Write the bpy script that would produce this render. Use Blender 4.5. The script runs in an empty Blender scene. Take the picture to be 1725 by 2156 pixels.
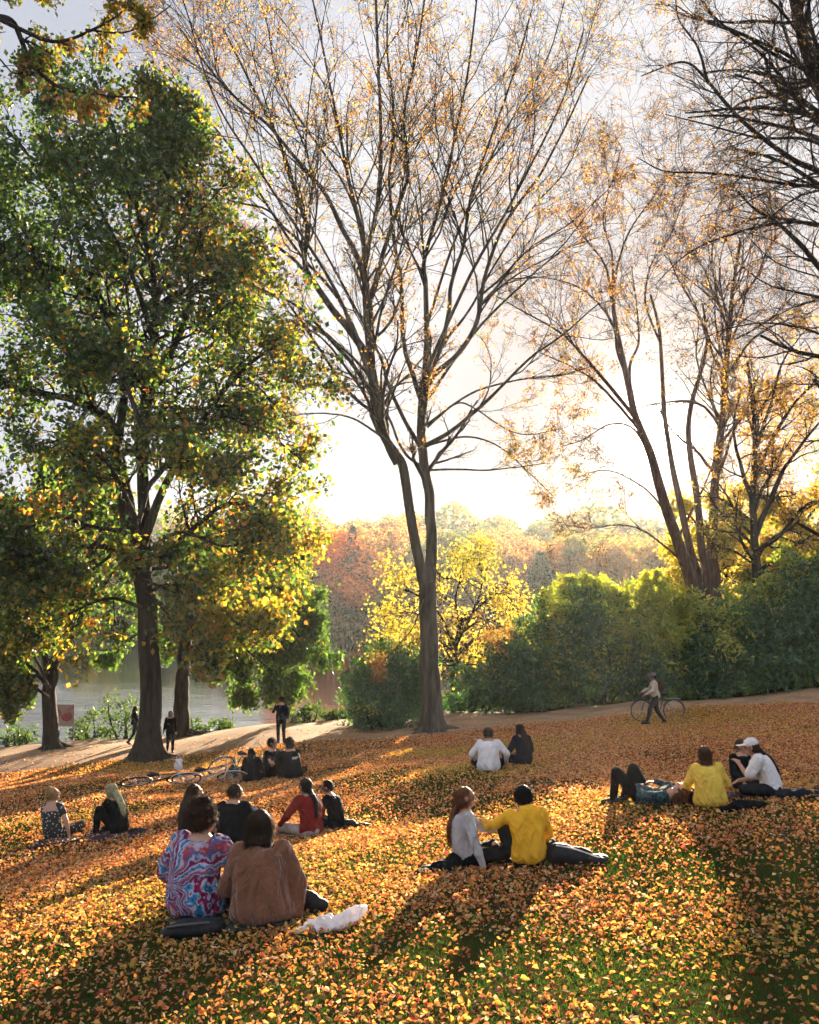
import bpy, math, random
import numpy as np
from mathutils import Vector, Matrix
R = math.radians
rng = np.random.default_rng(7)
random.seed(7)
scene = bpy.context.scene
COL = scene.collection

# ---------------------------------------------------------------- camera
CZ = 9.0                       # camera height above the lake
F = 2066.0                     # focal length in px of a 1725 x 2156 picture
PITCH = math.atan(135 / F)
cam_d = bpy.data.cameras.new('camera')
cam = bpy.data.objects.new('camera', cam_d); COL.objects.link(cam)
cam.location = (0, 0, CZ); cam.rotation_euler = (math.pi / 2 + PITCH, 0, 0)
cam_d.sensor_fit = 'HORIZONTAL'; cam_d.sensor_width = 36
cam_d.lens = 36 * F / 1725; cam_d.clip_end = 4000; cam_d.clip_start = 0.1
scene.camera = cam

def ray(px, py):
    x, y, z = (px - 862.5) / F, (1078 - py) / F, -1.0
    c, s = math.cos(PITCH), math.sin(PITCH)
    # local (x, y up, -z forward) -> world
    return Vector((x, -z * c - y * s, y * c - z * s))
def P(px, py, d):
    r = ray(px, py); k = d / r.y
    return Vector((r.x * k, d, CZ + r.z * k))

# ---------------------------------------------------------------- light
SUN_AZ = math.atan2((1372 - 862.5), F)          # to the right of +Y
sr = ray(1372, 915).normalized()
SUN_EL = math.asin(sr.z)
w = bpy.data.worlds.new('World'); scene.world = w; w.use_nodes = True
nt = w.node_tree; nt.nodes.clear()
def N(t, tree=None, **kw):
    n = (tree or nt).nodes.new(t)
    for k, v in kw.items(): setattr(n, k, v)
    return n
L = nt.links.new
out = N('ShaderNodeOutputWorld'); bg = N('ShaderNodeBackground')
sky = N('ShaderNodeTexSky', sky_type='NISHITA'); sky.sun_disc = False
sky.sun_elevation = SUN_EL; sky.sun_rotation = math.atan2(sr.x, sr.y)
sky.air_density = 1.0; sky.dust_density = 1.0; sky.ozone_density = 1.5
tc = N('ShaderNodeTexCoord')
dot = N('ShaderNodeVectorMath', operation='DOT_PRODUCT'); dot.inputs[1].default_value = sr
L(tc.outputs['Generated'], dot.inputs[0])
ramp = N('ShaderNodeMapRange'); ramp.interpolation_type = 'SMOOTHERSTEP'
ramp.inputs['From Min'].default_value = 0.76; ramp.inputs['From Max'].default_value = 1.0
L(dot.outputs['Value'], ramp.inputs['Value'])
pw = N('ShaderNodeMath', operation='POWER'); pw.inputs[1].default_value = 2600
mx0 = N('ShaderNodeMath', operation='MAXIMUM'); mx0.inputs[1].default_value = 0
L(dot.outputs['Value'], mx0.inputs[0]); L(mx0.outputs[0], pw.inputs[0])
veil = N('ShaderNodeValToRGB')                       # thin high cloud, brighter and whiter towards the sun
VE = veil.color_ramp.elements
VST = [(0, (.33, .35, .39)), (.60, (.21, .225, .255)), (.845, (.20, .208, .24)), (.905, (.31, .308, .325)), (.965, (.29, .28, .285)), (.992, (.225, .207, .212)), (1, (.34, .30, .28))]
VE[0].position = 0; VE[0].color = (*VST[0][1], 1); VE[1].position = 1; VE[1].color = (*VST[-1][1], 1)
for p_, c_ in VST[1:-1]: VE.new(p_).color = (*c_, 1)
vsc = N('ShaderNodeVectorMath', operation='SCALE'); vsc.inputs['Scale'].default_value = 6.7
L(dot.outputs['Value'], veil.inputs[0]); L(veil.outputs[0], vsc.inputs[0])
cn = N('ShaderNodeTexNoise'); cn.inputs['Scale'].default_value = 3.0; cn.inputs['Detail'].default_value = 4
mp = N('ShaderNodeMapping'); mp.inputs['Scale'].default_value = (1, 1, 3.0)
L(tc.outputs['Generated'], mp.inputs[0]); L(mp.outputs[0], cn.inputs['Vector'])
cr = N('ShaderNodeMapRange'); cr.inputs['From Min'].default_value = .3; cr.inputs['From Max'].default_value = .7
cr.inputs['To Min'].default_value = .975; cr.inputs['To Max'].default_value = .995
L(cn.outputs['Fac'], cr.inputs['Value'])
mixs = N('ShaderNodeMix', data_type='RGBA')
L(cr.outputs[0], mixs.inputs[0]); L(sky.outputs[0], mixs.inputs[6]); L(vsc.outputs[0], mixs.inputs[7])
aur = N('ShaderNodeMix', data_type='RGBA', blend_type='ADD'); aur.inputs[0].default_value = 1
glow = N('ShaderNodeVectorMath', operation='SCALE'); glow.inputs[0].default_value = (60, 52, 44)
L(pw.outputs[0], glow.inputs['Scale'])
L(mixs.outputs[2], aur.inputs[6]); L(glow.outputs[0], aur.inputs[7])
L(aur.outputs[2], bg.inputs[0]); bg.inputs[1].default_value = 0.055
L(bg.outputs[0], out.inputs[0])

sd = bpy.data.lights.new('sun', 'SUN'); sd.energy = 5.0; sd.angle = R(0.6); sd.color = (1.0, 0.80, 0.56)
so = bpy.data.objects.new('sun', sd); COL.objects.link(so)
so.rotation_euler = (-sr).to_track_quat('-Z', 'Y').to_euler(); so.location = (20, 60, 40)
vs = scene.view_settings; vs.view_transform = 'Standard'; vs.look = 'None'; vs.gamma = 1; vs.exposure = 3.0
cy = scene.cycles
cy.max_bounces = 6; cy.diffuse_bounces = 3; cy.glossy_bounces = 2; cy.transmission_bounces = 4
cy.transparent_max_bounces = 8; cy.volume_bounces = 1
cy.use_denoising = True; cy.denoiser = 'OPENIMAGEDENOISE'
cy.sample_clamp_indirect = 6; cy.caustics_reflective = False; cy.caustics_refractive = False

# ---------------------------------------------------------------- helpers
def tag(o, label=None, cat=None, group=None, kind=None):
    if label: o['label'] = label
    if cat: o['category'] = cat
    if group: o['group'] = group
    if kind: o['kind'] = kind
    return o
def empty(name, loc, label, cat, group=None):
    o = bpy.data.objects.new(name, None); COL.objects.link(o); o.location = loc
    return tag(o, label, cat, group)
def fastmesh(name, V, Q, mats, parent=None, col=None, smooth=True, loc=(0, 0, 0), midx=None):
    """V (n,3), Q (m,4) quads (or a list of arrays)"""
    me = bpy.data.meshes.new(name)
    Qs = Q if isinstance(Q, list) else [Q]
    V = np.asarray(V, np.float32)
    loops = np.concatenate([q.ravel() for q in Qs]).astype(np.int32)
    cnt = np.concatenate([np.full(len(q), q.shape[1]) for q in Qs]).astype(np.int32)
    st = np.concatenate([[0], np.cumsum(cnt)[:-1]]).astype(np.int32)
    me.vertices.add(len(V)); me.vertices.foreach_set('co', V.ravel())
    me.loops.add(len(loops)); me.loops.foreach_set('vertex_index', loops)
    me.polygons.add(len(cnt)); me.polygons.foreach_set('loop_start', st); me.polygons.foreach_set('loop_total', cnt)
    me.polygons.foreach_set('use_smooth', np.full(len(cnt), smooth))
    if midx is not None: me.polygons.foreach_set('material_index', np.asarray(midx, np.int32))
    me.update(calc_edges=True); me.validate()
    if col is not None:
        a = me.color_attributes.new('col', 'FLOAT_COLOR', 'POINT')
        c = np.ones((len(V), 4), np.float32); c[:, :3] = col
        a.data.foreach_set('color', c.ravel())
    for m in (mats if isinstance(mats, (list, tuple)) else [mats]): me.materials.append(m)
    o = bpy.data.objects.new(name, me); COL.objects.link(o); o.location = loc
    if parent: o.parent = parent
    return o
def nrm(v, ax=-1):
    return v / np.maximum(np.linalg.norm(v, axis=ax, keepdims=True), 1e-9)
def snoise(p, freq, seed=0, oct=3):
    """cheap smooth pseudo noise of points (n,3), about -1..1"""
    r = np.random.default_rng(seed); s = np.zeros(len(p)); a = 1.0; tot = 0
    for _ in range(oct):
        for _ in range(4):
            k = r.normal(size=3) * freq; q = r.normal(size=3) * freq * .7
            s += a * np.sin(p @ k + r.uniform(0, 6.3) + 1.3 * np.sin(p @ q + r.uniform(0, 6.3)))
        tot += a * 2.2; a *= .55; freq *= 2.1
    return s / tot

# materials
def pmat(name, color, rough=.8, var=.25, scale=12, bump=0.0, bscale=60, trans=0.0, spec=.3, color2=None, sheen=0):
    m = bpy.data.materials.new(name); m.use_nodes = True; t = m.node_tree
    b = t.nodes['Principled BSDF']; b.inputs['Roughness'].default_value = rough
    b.inputs['Specular IOR Level'].default_value = spec
    if sheen: b.inputs['Sheen Weight'].default_value = sheen
    tcn = N('ShaderNodeTexCoord', t); no = N('ShaderNodeTexNoise', t); no.inputs['Scale'].default_value = scale
    no.inputs['Detail'].default_value = 5
    t.links.new(tcn.outputs['Object'], no.inputs['Vector'])
    mx = N('ShaderNodeMix', t, data_type='RGBA')
    c = np.array(color); d = np.array(color2) if color2 is not None else c * (1 + var)
    mx.inputs[6].default_value = (*(c * (1 - var)), 1); mx.inputs[7].default_value = (*d, 1)
    mr = N('ShaderNodeMapRange', t); mr.inputs['From Min'].default_value = .32; mr.inputs['From Max'].default_value = .68
    t.links.new(no.outputs['Fac'], mr.inputs['Value']); t.links.new(mr.outputs[0], mx.inputs[0])
    t.links.new(mx.outputs[2], b.inputs['Base Color'])
    if bump:
        n2 = N('ShaderNodeTexNoise', t); n2.inputs['Scale'].default_value = bscale; n2.inputs['Detail'].default_value = 6
        t.links.new(tcn.outputs['Object'], n2.inputs['Vector'])
        bp = N('ShaderNodeBump', t); bp.inputs['Strength'].default_value = bump; bp.inputs['Distance'].default_value = .02
        t.links.new(n2.outputs['Fac'], bp.inputs['Height']); t.links.new(bp.outputs[0], b.inputs['Normal'])
    if trans:
        tr = N('ShaderNodeBsdfTranslucent', t); ms = N('ShaderNodeMixShader', t); ms.inputs[0].default_value = trans
        t.links.new(mx.outputs[2], tr.inputs[0])
        o = t.nodes['Material Output']
        t.links.new(b.outputs[0], ms.inputs[1]); t.links.new(tr.outputs[0], ms.inputs[2]); t.links.new(ms.outputs[0], o.inputs[0])
    return m
def leafmat(name, trans=.5, tmul=(1.6, 1.5, 1.0), gloss=.04, rough=.4):
    """leaf colour comes from the per-leaf attribute 'col'; light passes through the blade"""
    m = bpy.data.materials.new(name); m.use_nodes = True; t = m.node_tree; t.nodes.clear()
    o = N('ShaderNodeOutputMaterial', t); a = N('ShaderNodeAttribute', t); a.attribute_name = 'col'
    d = N('ShaderNodeBsdfDiffuse', t); tr = N('ShaderNodeBsdfTranslucent', t); g = N('ShaderNodeBsdfGlossy', t)
    g.inputs['Roughness'].default_value = rough
    mu = N('ShaderNodeVectorMath', t, operation='MULTIPLY'); mu.inputs[1].default_value = tmul
    t.links.new(a.outputs['Color'], d.inputs[0]); t.links.new(a.outputs['Color'], mu.inputs[0]); t.links.new(mu.outputs[0], tr.inputs[0])
    m1 = N('ShaderNodeMixShader', t); m1.inputs[0].default_value = trans
    t.links.new(d.outputs[0], m1.inputs[1]); t.links.new(tr.outputs[0], m1.inputs[2])
    m2 = N('ShaderNodeMixShader', t); m2.inputs[0].default_value = gloss
    t.links.new(m1.outputs[0], m2.inputs[1]); t.links.new(g.outputs[0], m2.inputs[2])
    t.links.new(m2.outputs[0], o.inputs[0])
    return m
M_leaf = leafmat('tree leaf', .55, (2.0, 1.8, 1.0))
M_litter = leafmat('fallen leaf', .38, (1.4, 1.15, .8), .012, .6)
M_rhodo = leafmat('shrub leaf', .42, (2.4, 2.3, 1.0), .06, .35)
M_grass = leafmat('grass blade', .4, (1.8, 1.7, 1.0), .0)
def barkmat(name, c1, c2, sc=9):
    m = pmat(name, c1, .9, .3, sc, .9, 30, color2=c2, spec=.15)
    t = m.node_tree
    for n in list(t.nodes):
        if n.type == 'BUMP': n.inputs['Distance'].default_value = .06
        if n.type == 'TEX_NOISE':
            mp_ = N('ShaderNodeMapping', t); mp_.inputs['Scale'].default_value = (1, 1, .18)
            t.links.new([x for x in t.nodes if x.type == 'TEX_COORD'][0].outputs['Object'], mp_.inputs[0])
            t.links.new(mp_.outputs[0], n.inputs['Vector'])
    return m
B_oak = barkmat('oak bark', (.018, .015, .013), (.05, .042, .032))
B_beech = barkmat('grey bark', (.04, .036, .03), (.11, .095, .075), 6)
B_glare = barkmat('glare tinted bark', (.07, .045, .038), (.17, .105, .088))  # lightened and reddened: the sun's glare over the stems put into the bark colour
B_dark = barkmat('dark bark', (.018, .015, .014), (.05, .04, .032))

# ---------------------------------------------------------------- terrain
def sm(x, a, b):
    t = np.clip((x - a) / (b - a), 0, 1); return t * t * (3 - 2 * t)
def bank(x):                     # distance at which the bank starts to fall to the lake
    return 38.2 + 9.5 * sm(x, -1.5, 3.0) + .05 * np.minimum(x, 0)
def H(x, y):
    x = np.asarray(x, float); y = np.asarray(y, float)
    xe = 26 * np.tanh(x / 26)
    e1 = 29 + 2.5 * sm(x, -3, 4)
    ye = np.where(y < e1, y, e1 + (y - e1) * .22)
    ye = np.where(ye > e1 + 3, e1 + 3, ye)
    base = CZ - (2.0 + .105 * ye - .085 * xe)
    base = base + .05 * np.sin(x * .9 + y * .35) + .04 * np.sin(y * .7 - x * .3) + .02 * np.sin(x * 2.1 - y * 1.3)
    b = bank(x)
    t = sm(y, b, b + 9)
    z = base * (1 - t) + (-1.6) * t
    u = sm(y, 165 + 8 * np.sin(x * .03), 186 + 8 * np.sin(x * .03))
    hill = 1.2 + 17 * sm(y, 175, 330) + 2.5 * np.sin(x * .021 + 1) * sm(y, 190, 300) + 4 * sm(-x, 0, 90) * sm(y, 190, 300)
    z = z * (1 - u) + hill * u
    side = sm(x, 75, 120); z = z * (1 - side) + side * np.maximum(z, 5.5)
    return z
def Hf(x, y): return float(H(x, y))
def G(px, py, dmin=3.5, dmax=70):
    """where the line of sight through a picture point meets the ground"""
    r = ray(px, py); d = dmin; step = .02
    while d < dmax:
        k = d / r.y
        if CZ + r.z * k <= Hf(r.x * k, d): return Vector((r.x * k, d, Hf(r.x * k, d)))
        d += step
    return Vector((r.x * 34 / r.y, 34, Hf(r.x * 34 / r.y, 34)))

xs = np.concatenate([np.linspace(-340, -60, 16), np.linspace(-56, -26, 20), np.arange(-25, 30, .28), np.linspace(31, 70, 26), np.linspace(74, 340, 18)])
ys = np.concatenate([np.linspace(-40, 0, 12), np.arange(1, 56, .28), np.linspace(57, 160, 36), np.linspace(162, 340, 50), np.linspace(347, 420, 12)])
X, Y = np.meshgrid(xs, ys); Z = H(X, Y)
V = np.stack([X.ravel(), Y.ravel(), Z.ravel()], 1)
nx = len(xs); i, j = np.meshgrid(np.arange(nx - 1), np.arange(len(ys) - 1)); a = (j * nx + i).ravel()
Q = np.stack([a, a + 1, a + 1 + nx, a + nx], 1)
m = bpy.data.materials.new('lawn soil'); m.use_nodes = True; t = m.node_tree; b = t.nodes['Principled BSDF']
b.inputs['Roughness'].default_value = 1; b.inputs['Specular IOR Level'].default_value = 0
geo = N('ShaderNodeNewGeometry', t)
n1 = N('ShaderNodeTexNoise', t); n1.inputs['Scale'].default_value = .6; n1.inputs['Detail'].default_value = 6
n2 = N('ShaderNodeTexNoise', t); n2.inputs['Scale'].default_value = 14; n2.inputs['Detail'].default_value = 8
for n_ in (n1, n2): t.links.new(geo.outputs['Position'], n_.inputs['Vector'])
c1 = N('ShaderNodeMix', t, data_type='RGBA'); c1.inputs[6].default_value = (.014, .03, .008, 1); c1.inputs[7].default_value = (.035, .045, .012, 1)
c2 = N('ShaderNodeMix', t, data_type='RGBA'); c2.inputs[7].default_value = (.05, .025, .012, 1)
r1 = N('ShaderNodeMapRange', t); r1.inputs['From Min'].default_value = .38; r1.inputs['From Max'].default_value = .62
t.links.new(n1.outputs['Fac'], r1.inputs['Value']); t.links.new(r1.outputs[0], c1.inputs[0])
r2 = N('ShaderNodeMapRange', t); r2.inputs['From Min'].default_value = .46; r2.inputs['From Max'].default_value = .6
t.links.new(n2.outputs['Fac'], r2.inputs['Value']); t.links.new(c1.outputs[2], c2.inputs[6]); t.links.new(r2.outputs[0], c2.inputs[0])
t.links.new(c2.outputs[2], b.inputs['Base Color'])
bp = N('ShaderNodeBump', t); bp.inputs['Strength'].default_value = .6; bp.inputs['Distance'].default_value = .04
t.links.new(n2.outputs['Fac'], bp.inputs['Height']); t.links.new(bp.outputs[0], b.inputs['Normal'])
tag(fastmesh('ground', V, Q, m), kind='structure')

# path: a sandy strip on the bench below the lawn
def path_c(x): return 35.0 + .4 * np.sin(x * .13 + 1) + .35 * sm(x, -2, 8)
def path_w(x): return 2.9 + .3 * sm(-x, 6, 14) - 1.1 * sm(x, 0, 7) + .15 * np.sin(x * .9)
px_ = np.arange(-45, 60, .35); tt = np.linspace(-1, 1, 17)
PX, TT = np.meshgrid(px_, tt); PY = path_c(PX) - .9 * sm(-PX, 5, 12) * (TT < 0) * (-TT) + TT * (path_w(PX) + .12 * np.sin(PX * 2.7 + 3 * np.sign(TT)))
PZ = H(PX, PY) + .03 * (1 - TT ** 8) - .01
V = np.stack([PX.ravel(), PY.ravel(), PZ.ravel()], 1); nx = len(px_)
i, j = np.meshgrid(np.arange(nx - 1), np.arange(16)); a = (j * nx + i).ravel()
m = pmat('path sand', (.30, .19, .115), .95, .22, 1.1, .35, 40, spec=.1)
tag(fastmesh('path', V, np.stack([a, a + 1, a + 1 + nx, a + nx], 1), m), kind='structure')

# lake
m = bpy.data.materials.new('lake water'); m.use_nodes = True; t = m.node_tree; b = t.nodes['Principled BSDF']
b.inputs['Base Color'].default_value = (.012, .02, .014, 1); b.inputs['Roughness'].default_value = .04; b.inputs['IOR'].default_value = 1.33
geo = N('ShaderNodeNewGeometry', t); mp_ = N('ShaderNodeMapping', t); mp_.inputs['Scale'].default_value = (.5, 1.6, 1)
n1 = N('ShaderNodeTexNoise', t); n1.inputs['Scale'].default_value = 1.2; n1.inputs['Detail'].default_value = 4
t.links.new(geo.outputs['Position'], mp_.inputs[0]); t.links.new(mp_.outputs[0], n1.inputs['Vector'])
bp = N('ShaderNodeBump', t); bp.inputs['Distance'].default_value = .12
sy = N('ShaderNodeSeparateXYZ', t); t.links.new(geo.outputs['Position'], sy.inputs[0])
wr = N('ShaderNodeMapRange', t); wr.inputs['From Min'].default_value = 46; wr.inputs['From Max'].default_value = 95; wr.inputs['To Min'].default_value = .38; wr.inputs['To Max'].default_value = .035
t.links.new(sy.outputs[1], wr.inputs['Value']); n3 = N('ShaderNodeTexNoise', t); n3.inputs['Scale'].default_value = .12; t.links.new(mp_.outputs[0], n3.inputs['Vector'])
w2 = N('ShaderNodeMath', t, operation='MULTIPLY'); t.links.new(wr.outputs[0], w2.inputs[0]); w3 = N('ShaderNodeMapRange', t); w3.inputs['From Min'].default_value = .35; w3.inputs['From Max'].default_value = .65; w3.inputs['To Min'].default_value = .3; w3.inputs['To Max'].default_value = 1.3
t.links.new(n3.outputs['Fac'], w3.inputs['Value']); t.links.new(w3.outputs[0], w2.inputs[1]); t.links.new(w2.outputs[0], bp.inputs['Strength'])
t.links.new(n1.outputs['Fac'], bp.inputs['Height']); t.links.new(bp.outputs[0], b.inputs['Normal'])
V = np.array([(-300, 38, 0), (74, 38, 0), (74, 200, 0), (-300, 200, 0)])
tag(fastmesh('lake_water', V, np.array([[0, 1, 2, 3]]), m), kind='structure')

# ---------------------------------------------------------------- vegetation tools
def leaf_arrays(pos, size, width=.5, fold=.25, axis=None, normal=None, hexa=True, curl=.15, wr=(.8, 1.2)):
    n = len(pos); size = np.broadcast_to(size, (n,))[:, None]
    ax = nrm(rng.normal(size=(n, 3))) if axis is None else nrm(axis)
    nn = rng.normal(size=(n, 3)) if normal is None else normal
    sd_ = nrm(np.cross(ax, nn)); up = np.cross(sd_, ax)
    wv = width * (rng.uniform(wr[0], wr[1], (n, 1)))
    if hexa:
        o = [(0, 0, 0), (.3, .42, .7), (.7, .36, .6), (1, 0, 0), (.7, -.36, .6), (.3, -.42, .7)]
        q = np.array([[0, 1, 2, 3], [0, 3, 4, 5]])
    else:
        o = [(0, 0, 0), (.5, .45, 1), (1, 0, 0), (.5, -.45, 1)]
        q = np.array([[0, 1, 2, 3]])
    cu = rng.uniform(-curl, curl * 1.5, (n, 1))
    vs_ = [pos + size * (ax * (u - .5) + sd_ * v * wv * 1.0 + up * (f * fold * .5 + cu * (u - .5) ** 2 * 4)) for u, v, f in o]
    V = np.stack(vs_, 1).reshape(-1, 3); k = len(o)
    Q = (q[None] + (np.arange(n) * k)[:, None, None]).reshape(-1, 4)
    return V, Q, k
def grow(st, dr, ln, nseg, wob, trop):
    n = len(st); pts = np.zeros((n, nseg + 1, 3)); pts[:, 0] = st; d = nrm(dr)
    tv = np.array([0, 0, 1.0])
    kick = rng.normal(size=(n, 3)) * wob
    for s in range(nseg):
        kick = kick * .45 + rng.normal(size=(n, 3)) * wob
        d = nrm(d + kick + tv * trop)
        pts[:, s + 1] = pts[:, s] + d * (ln / nseg)[:, None]
    return pts
def resample(ctrl, nseg):
    c = np.array(ctrl, float); m_ = len(c)
    # Catmull-Rom
    ext = np.vstack([2 * c[0] - c[1], c, 2 * c[-1] - c[-2]])
    T = np.linspace(0, m_ - 1, nseg + 1); o = []
    for tt_ in T:
        k = min(int(tt_), m_ - 2); u = tt_ - k; p0, p1, p2, p3 = ext[k:k + 4]
        o.append(.5 * ((2 * p1) + (-p0 + p2) * u + (2 * p0 - 5 * p1 + 4 * p2 - p3) * u * u + (-p0 + 3 * p1 - 3 * p2 + p3) * u ** 3))
    return np.array(o)
class Tubes:
    def __init__(s): s.V = []; s.Q = []; s.n = 0
    def add(s, pts, rad, k):
        pts = np.asarray(pts, float); n, m_, _ = pts.shape; rad = np.broadcast_to(rad, (n, m_))
        tg = np.empty_like(pts); tg[:, 1:-1] = pts[:, 2:] - pts[:, :-2]; tg[:, 0] = pts[:, 1] - pts[:, 0]; tg[:, -1] = pts[:, -1] - pts[:, -2]
        tg = nrm(tg); mean = nrm(tg.mean(1))
        ref = np.where(np.abs(mean[:, 2:3]) > .8, np.array([[1., 0, 0]]), np.array([[0, 0, 1.]]))[:, None, :]
        u = nrm(np.cross(tg, ref)); v = np.cross(tg, u)
        an = np.arange(k) * 2 * math.pi / k
        ring = pts[:, :, None] + rad[:, :, None, None] * (u[:, :, None] * np.cos(an)[:, None] + v[:, :, None] * np.sin(an)[:, None])
        s.V.append(ring.reshape(-1, 3))
        b_ = (np.arange(n) * m_ * k)[:, None, None] + (np.arange(m_ - 1) * k)[None, :, None] + np.arange(k)[None, None]
        b2 = (np.arange(n) * m_ * k)[:, None, None] + (np.arange(m_ - 1) * k)[None, :, None] + ((np.arange(k) + 1) % k)[None, None]
        q = np.stack([b_, b2, b2 + k, b_ + k], -1).reshape(-1, 4) + s.n
        s.Q.append(q); s.n += n * m_ * k
    def build(s, name, mat_, parent, loc=(0, 0, 0)):
        V = np.concatenate(s.V) - np.array(loc); return fastmesh(name, V, np.concatenate(s.Q), mat_, parent)
def lerp_pts(pts, idx, t_):
    m_ = pts.shape[1] - 1; f = np.clip(t_, 0, .9999) * m_; k = f.astype(int); u = (f - k)[:, None]
    p = pts[idx, k] * (1 - u) + pts[idx, k + 1] * u; d = nrm(pts[idx, k + 1] - pts[idx, k]); return p, d
def children(pts, lens, rads, per, t0, ang, lr, rr, bias=None, biasw=0.0, tmax=1.0):
    n = len(pts); idx = np.repeat(np.arange(n), per); t_ = rng.uniform(t0, tmax, len(idx))
    p, d = lerp_pts(pts, idx, t_)
    pr = nrm(np.cross(d, rng.normal(size=d.shape)))
    a_ = np.radians(rng.normal(ang, ang * .25, len(idx)))[:, None]
    nd = d * np.cos(a_) + pr * np.sin(a_)
    if bias is not None: nd = nd + np.array(bias) * biasw
    ln = lens[idx] * lr * (1.05 - .55 * t_) * rng.uniform(.6, 1.25, len(idx))
    m_ = rads.shape[1] - 1
    rd = rads[idx, np.clip((t_ * m_).astype(int), 0, m_)] * rr
    return p, nrm(nd), ln, rd
def taper(r0, nseg, end=.25):
    return r0[:, None] * np.linspace(1, end, nseg + 1)[None]

def pick(cols, w_, n, jit=.18):
    cols = np.array(cols); w_ = np.array(w_, float); c = cols[rng.choice(len(cols), n, p=w_ / w_.sum())]
    return np.clip(c * rng.uniform(1 - jit, 1 + jit, (n, 1)) * rng.uniform(.93, 1.07, (n, 3)), 0, 1)

def tree(name, label, cat, limbs, bark, levels, leaf, base, group=None, sides=(12, 8, 5, 4, 3), leafmat_=M_leaf, trunk_name='trunk'):
    """limbs: list of (control points [Vector], r0, r1); levels: (per, t0, angle, length ratio, radius ratio, nseg, wobble, tropism)"""
    root = empty(name, base, label, cat, group); T = Tubes(); LP = []; LN = []; LR = []
    ns = 14
    for ctrl, r0, r1, *fl in limbs:
        pts = resample([tuple(c) for c in ctrl], ns)
        pts[1:-1] += rng.normal(size=(ns - 1, 3)) * min(r1 * .35, .018)
        rad = r0 + (r1 - r0) * np.linspace(0, 1, ns + 1) ** .85
        fine = resample(pts, 42); rf = np.interp(np.linspace(0, 1, 43), np.linspace(0, 1, ns + 1), rad)
        if fl and fl[0]:                            # root flare
            h = fine[:, 2] - fine[0, 2]; rf = rf * (1 + fl[0] * np.exp(-h / .38))
        T.add(fine[None], rf[None], 16 if r0 > .2 else 10)
        seg = np.linalg.norm(np.diff(pts, axis=0), axis=1).sum()
        LP.append(pts); LN.append(seg); LR.append(rad)
        if fl and fl[0]:
            for q in range(7):                     # surface roots
                an_ = q * .9 + rng.uniform(-.25, .25); ll = rng.uniform(.75, 1.25) * r0 * 3.2; tt_ = np.linspace(0, 1, 9)
                rx_ = base[0] + np.cos(an_ + .25 * tt_) * tt_ * ll; ry_ = base[1] + np.sin(an_ + .25 * tt_) * tt_ * ll
                rz_ = H(rx_, ry_) + .26 * (1 - tt_) ** 2 - .03 - .05 * tt_; T.add(np.stack([rx_, ry_, rz_], 1)[None], (r0 * (.42 - .34 * tt_))[None], 8)
    use = [k for k, l in enumerate(limbs) if not (len(l) > 4 and l[4])]
    pts = np.array([LP[k] for k in use]); ln = np.array([LN[k] for k in use]); rads = np.array([LR[k] for k in use])
    allp = []
    for li, (per, t0, ang, lr, rr, ng, wob, trop) in enumerate(levels):
        per_ = np.maximum(1, np.round(per * ln / np.median(ln)).astype(int)) if li == 0 else per
        p, d, l2, r2 = children(pts, ln, rads, per_, t0, ang, lr, rr, *( ((leaf.get('bias', (0, 0, 0))), leaf.get('bw', 0)) ))
        rmin = leaf.get('rmin', .006)
        if li > 0: rmin *= .75
        r2 = np.maximum(r2, rmin)
        l2 = np.minimum(l2, leaf.get('lmax', [6, 3.2, 1.8, 1.0])[li])
        pts = grow(p, d, l2, ng, wob, trop); rads = np.maximum(taper(r2, ng, .3), rmin * .6)
        T.add(pts, rads, sides[min(li + 2, 4)]); ln = l2
    T.build(trunk_name, bark, root, base)
    # leaves along the last level of twigs
    n = leaf['n']; c0, c1 = leaf['size']
    idx = rng.integers(0, len(pts), n)
    p, d = lerp_pts(pts, idx, rng.uniform(.15, 1, n) ** .8)
    p = p + rng.normal(size=(n, 3)) * leaf.get('spread', .12)
    if 'keep' in leaf:
        k = leaf['keep'](p); p = p[k]; d = d[k]; n = len(p)
    size = rng.uniform(c0, c1, n)
    ax = nrm(rng.normal(size=(n, 3)) * .8 + d * .5 + np.array([0, 0, -.45]))
    nm = rng.normal(size=(n, 3)) * .8 + np.array([0, 0, .8])
    V, Q, k = leaf_arrays(p, size, leaf.get('w', .75), .3, ax, nm, leaf.get('hexa', False))
    col = leaf['col'](p); col = np.repeat(col, k, 0)
    fastmesh('crown', V - np.array(base), Q, leafmat_, root, col, smooth=False)
    return root

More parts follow.
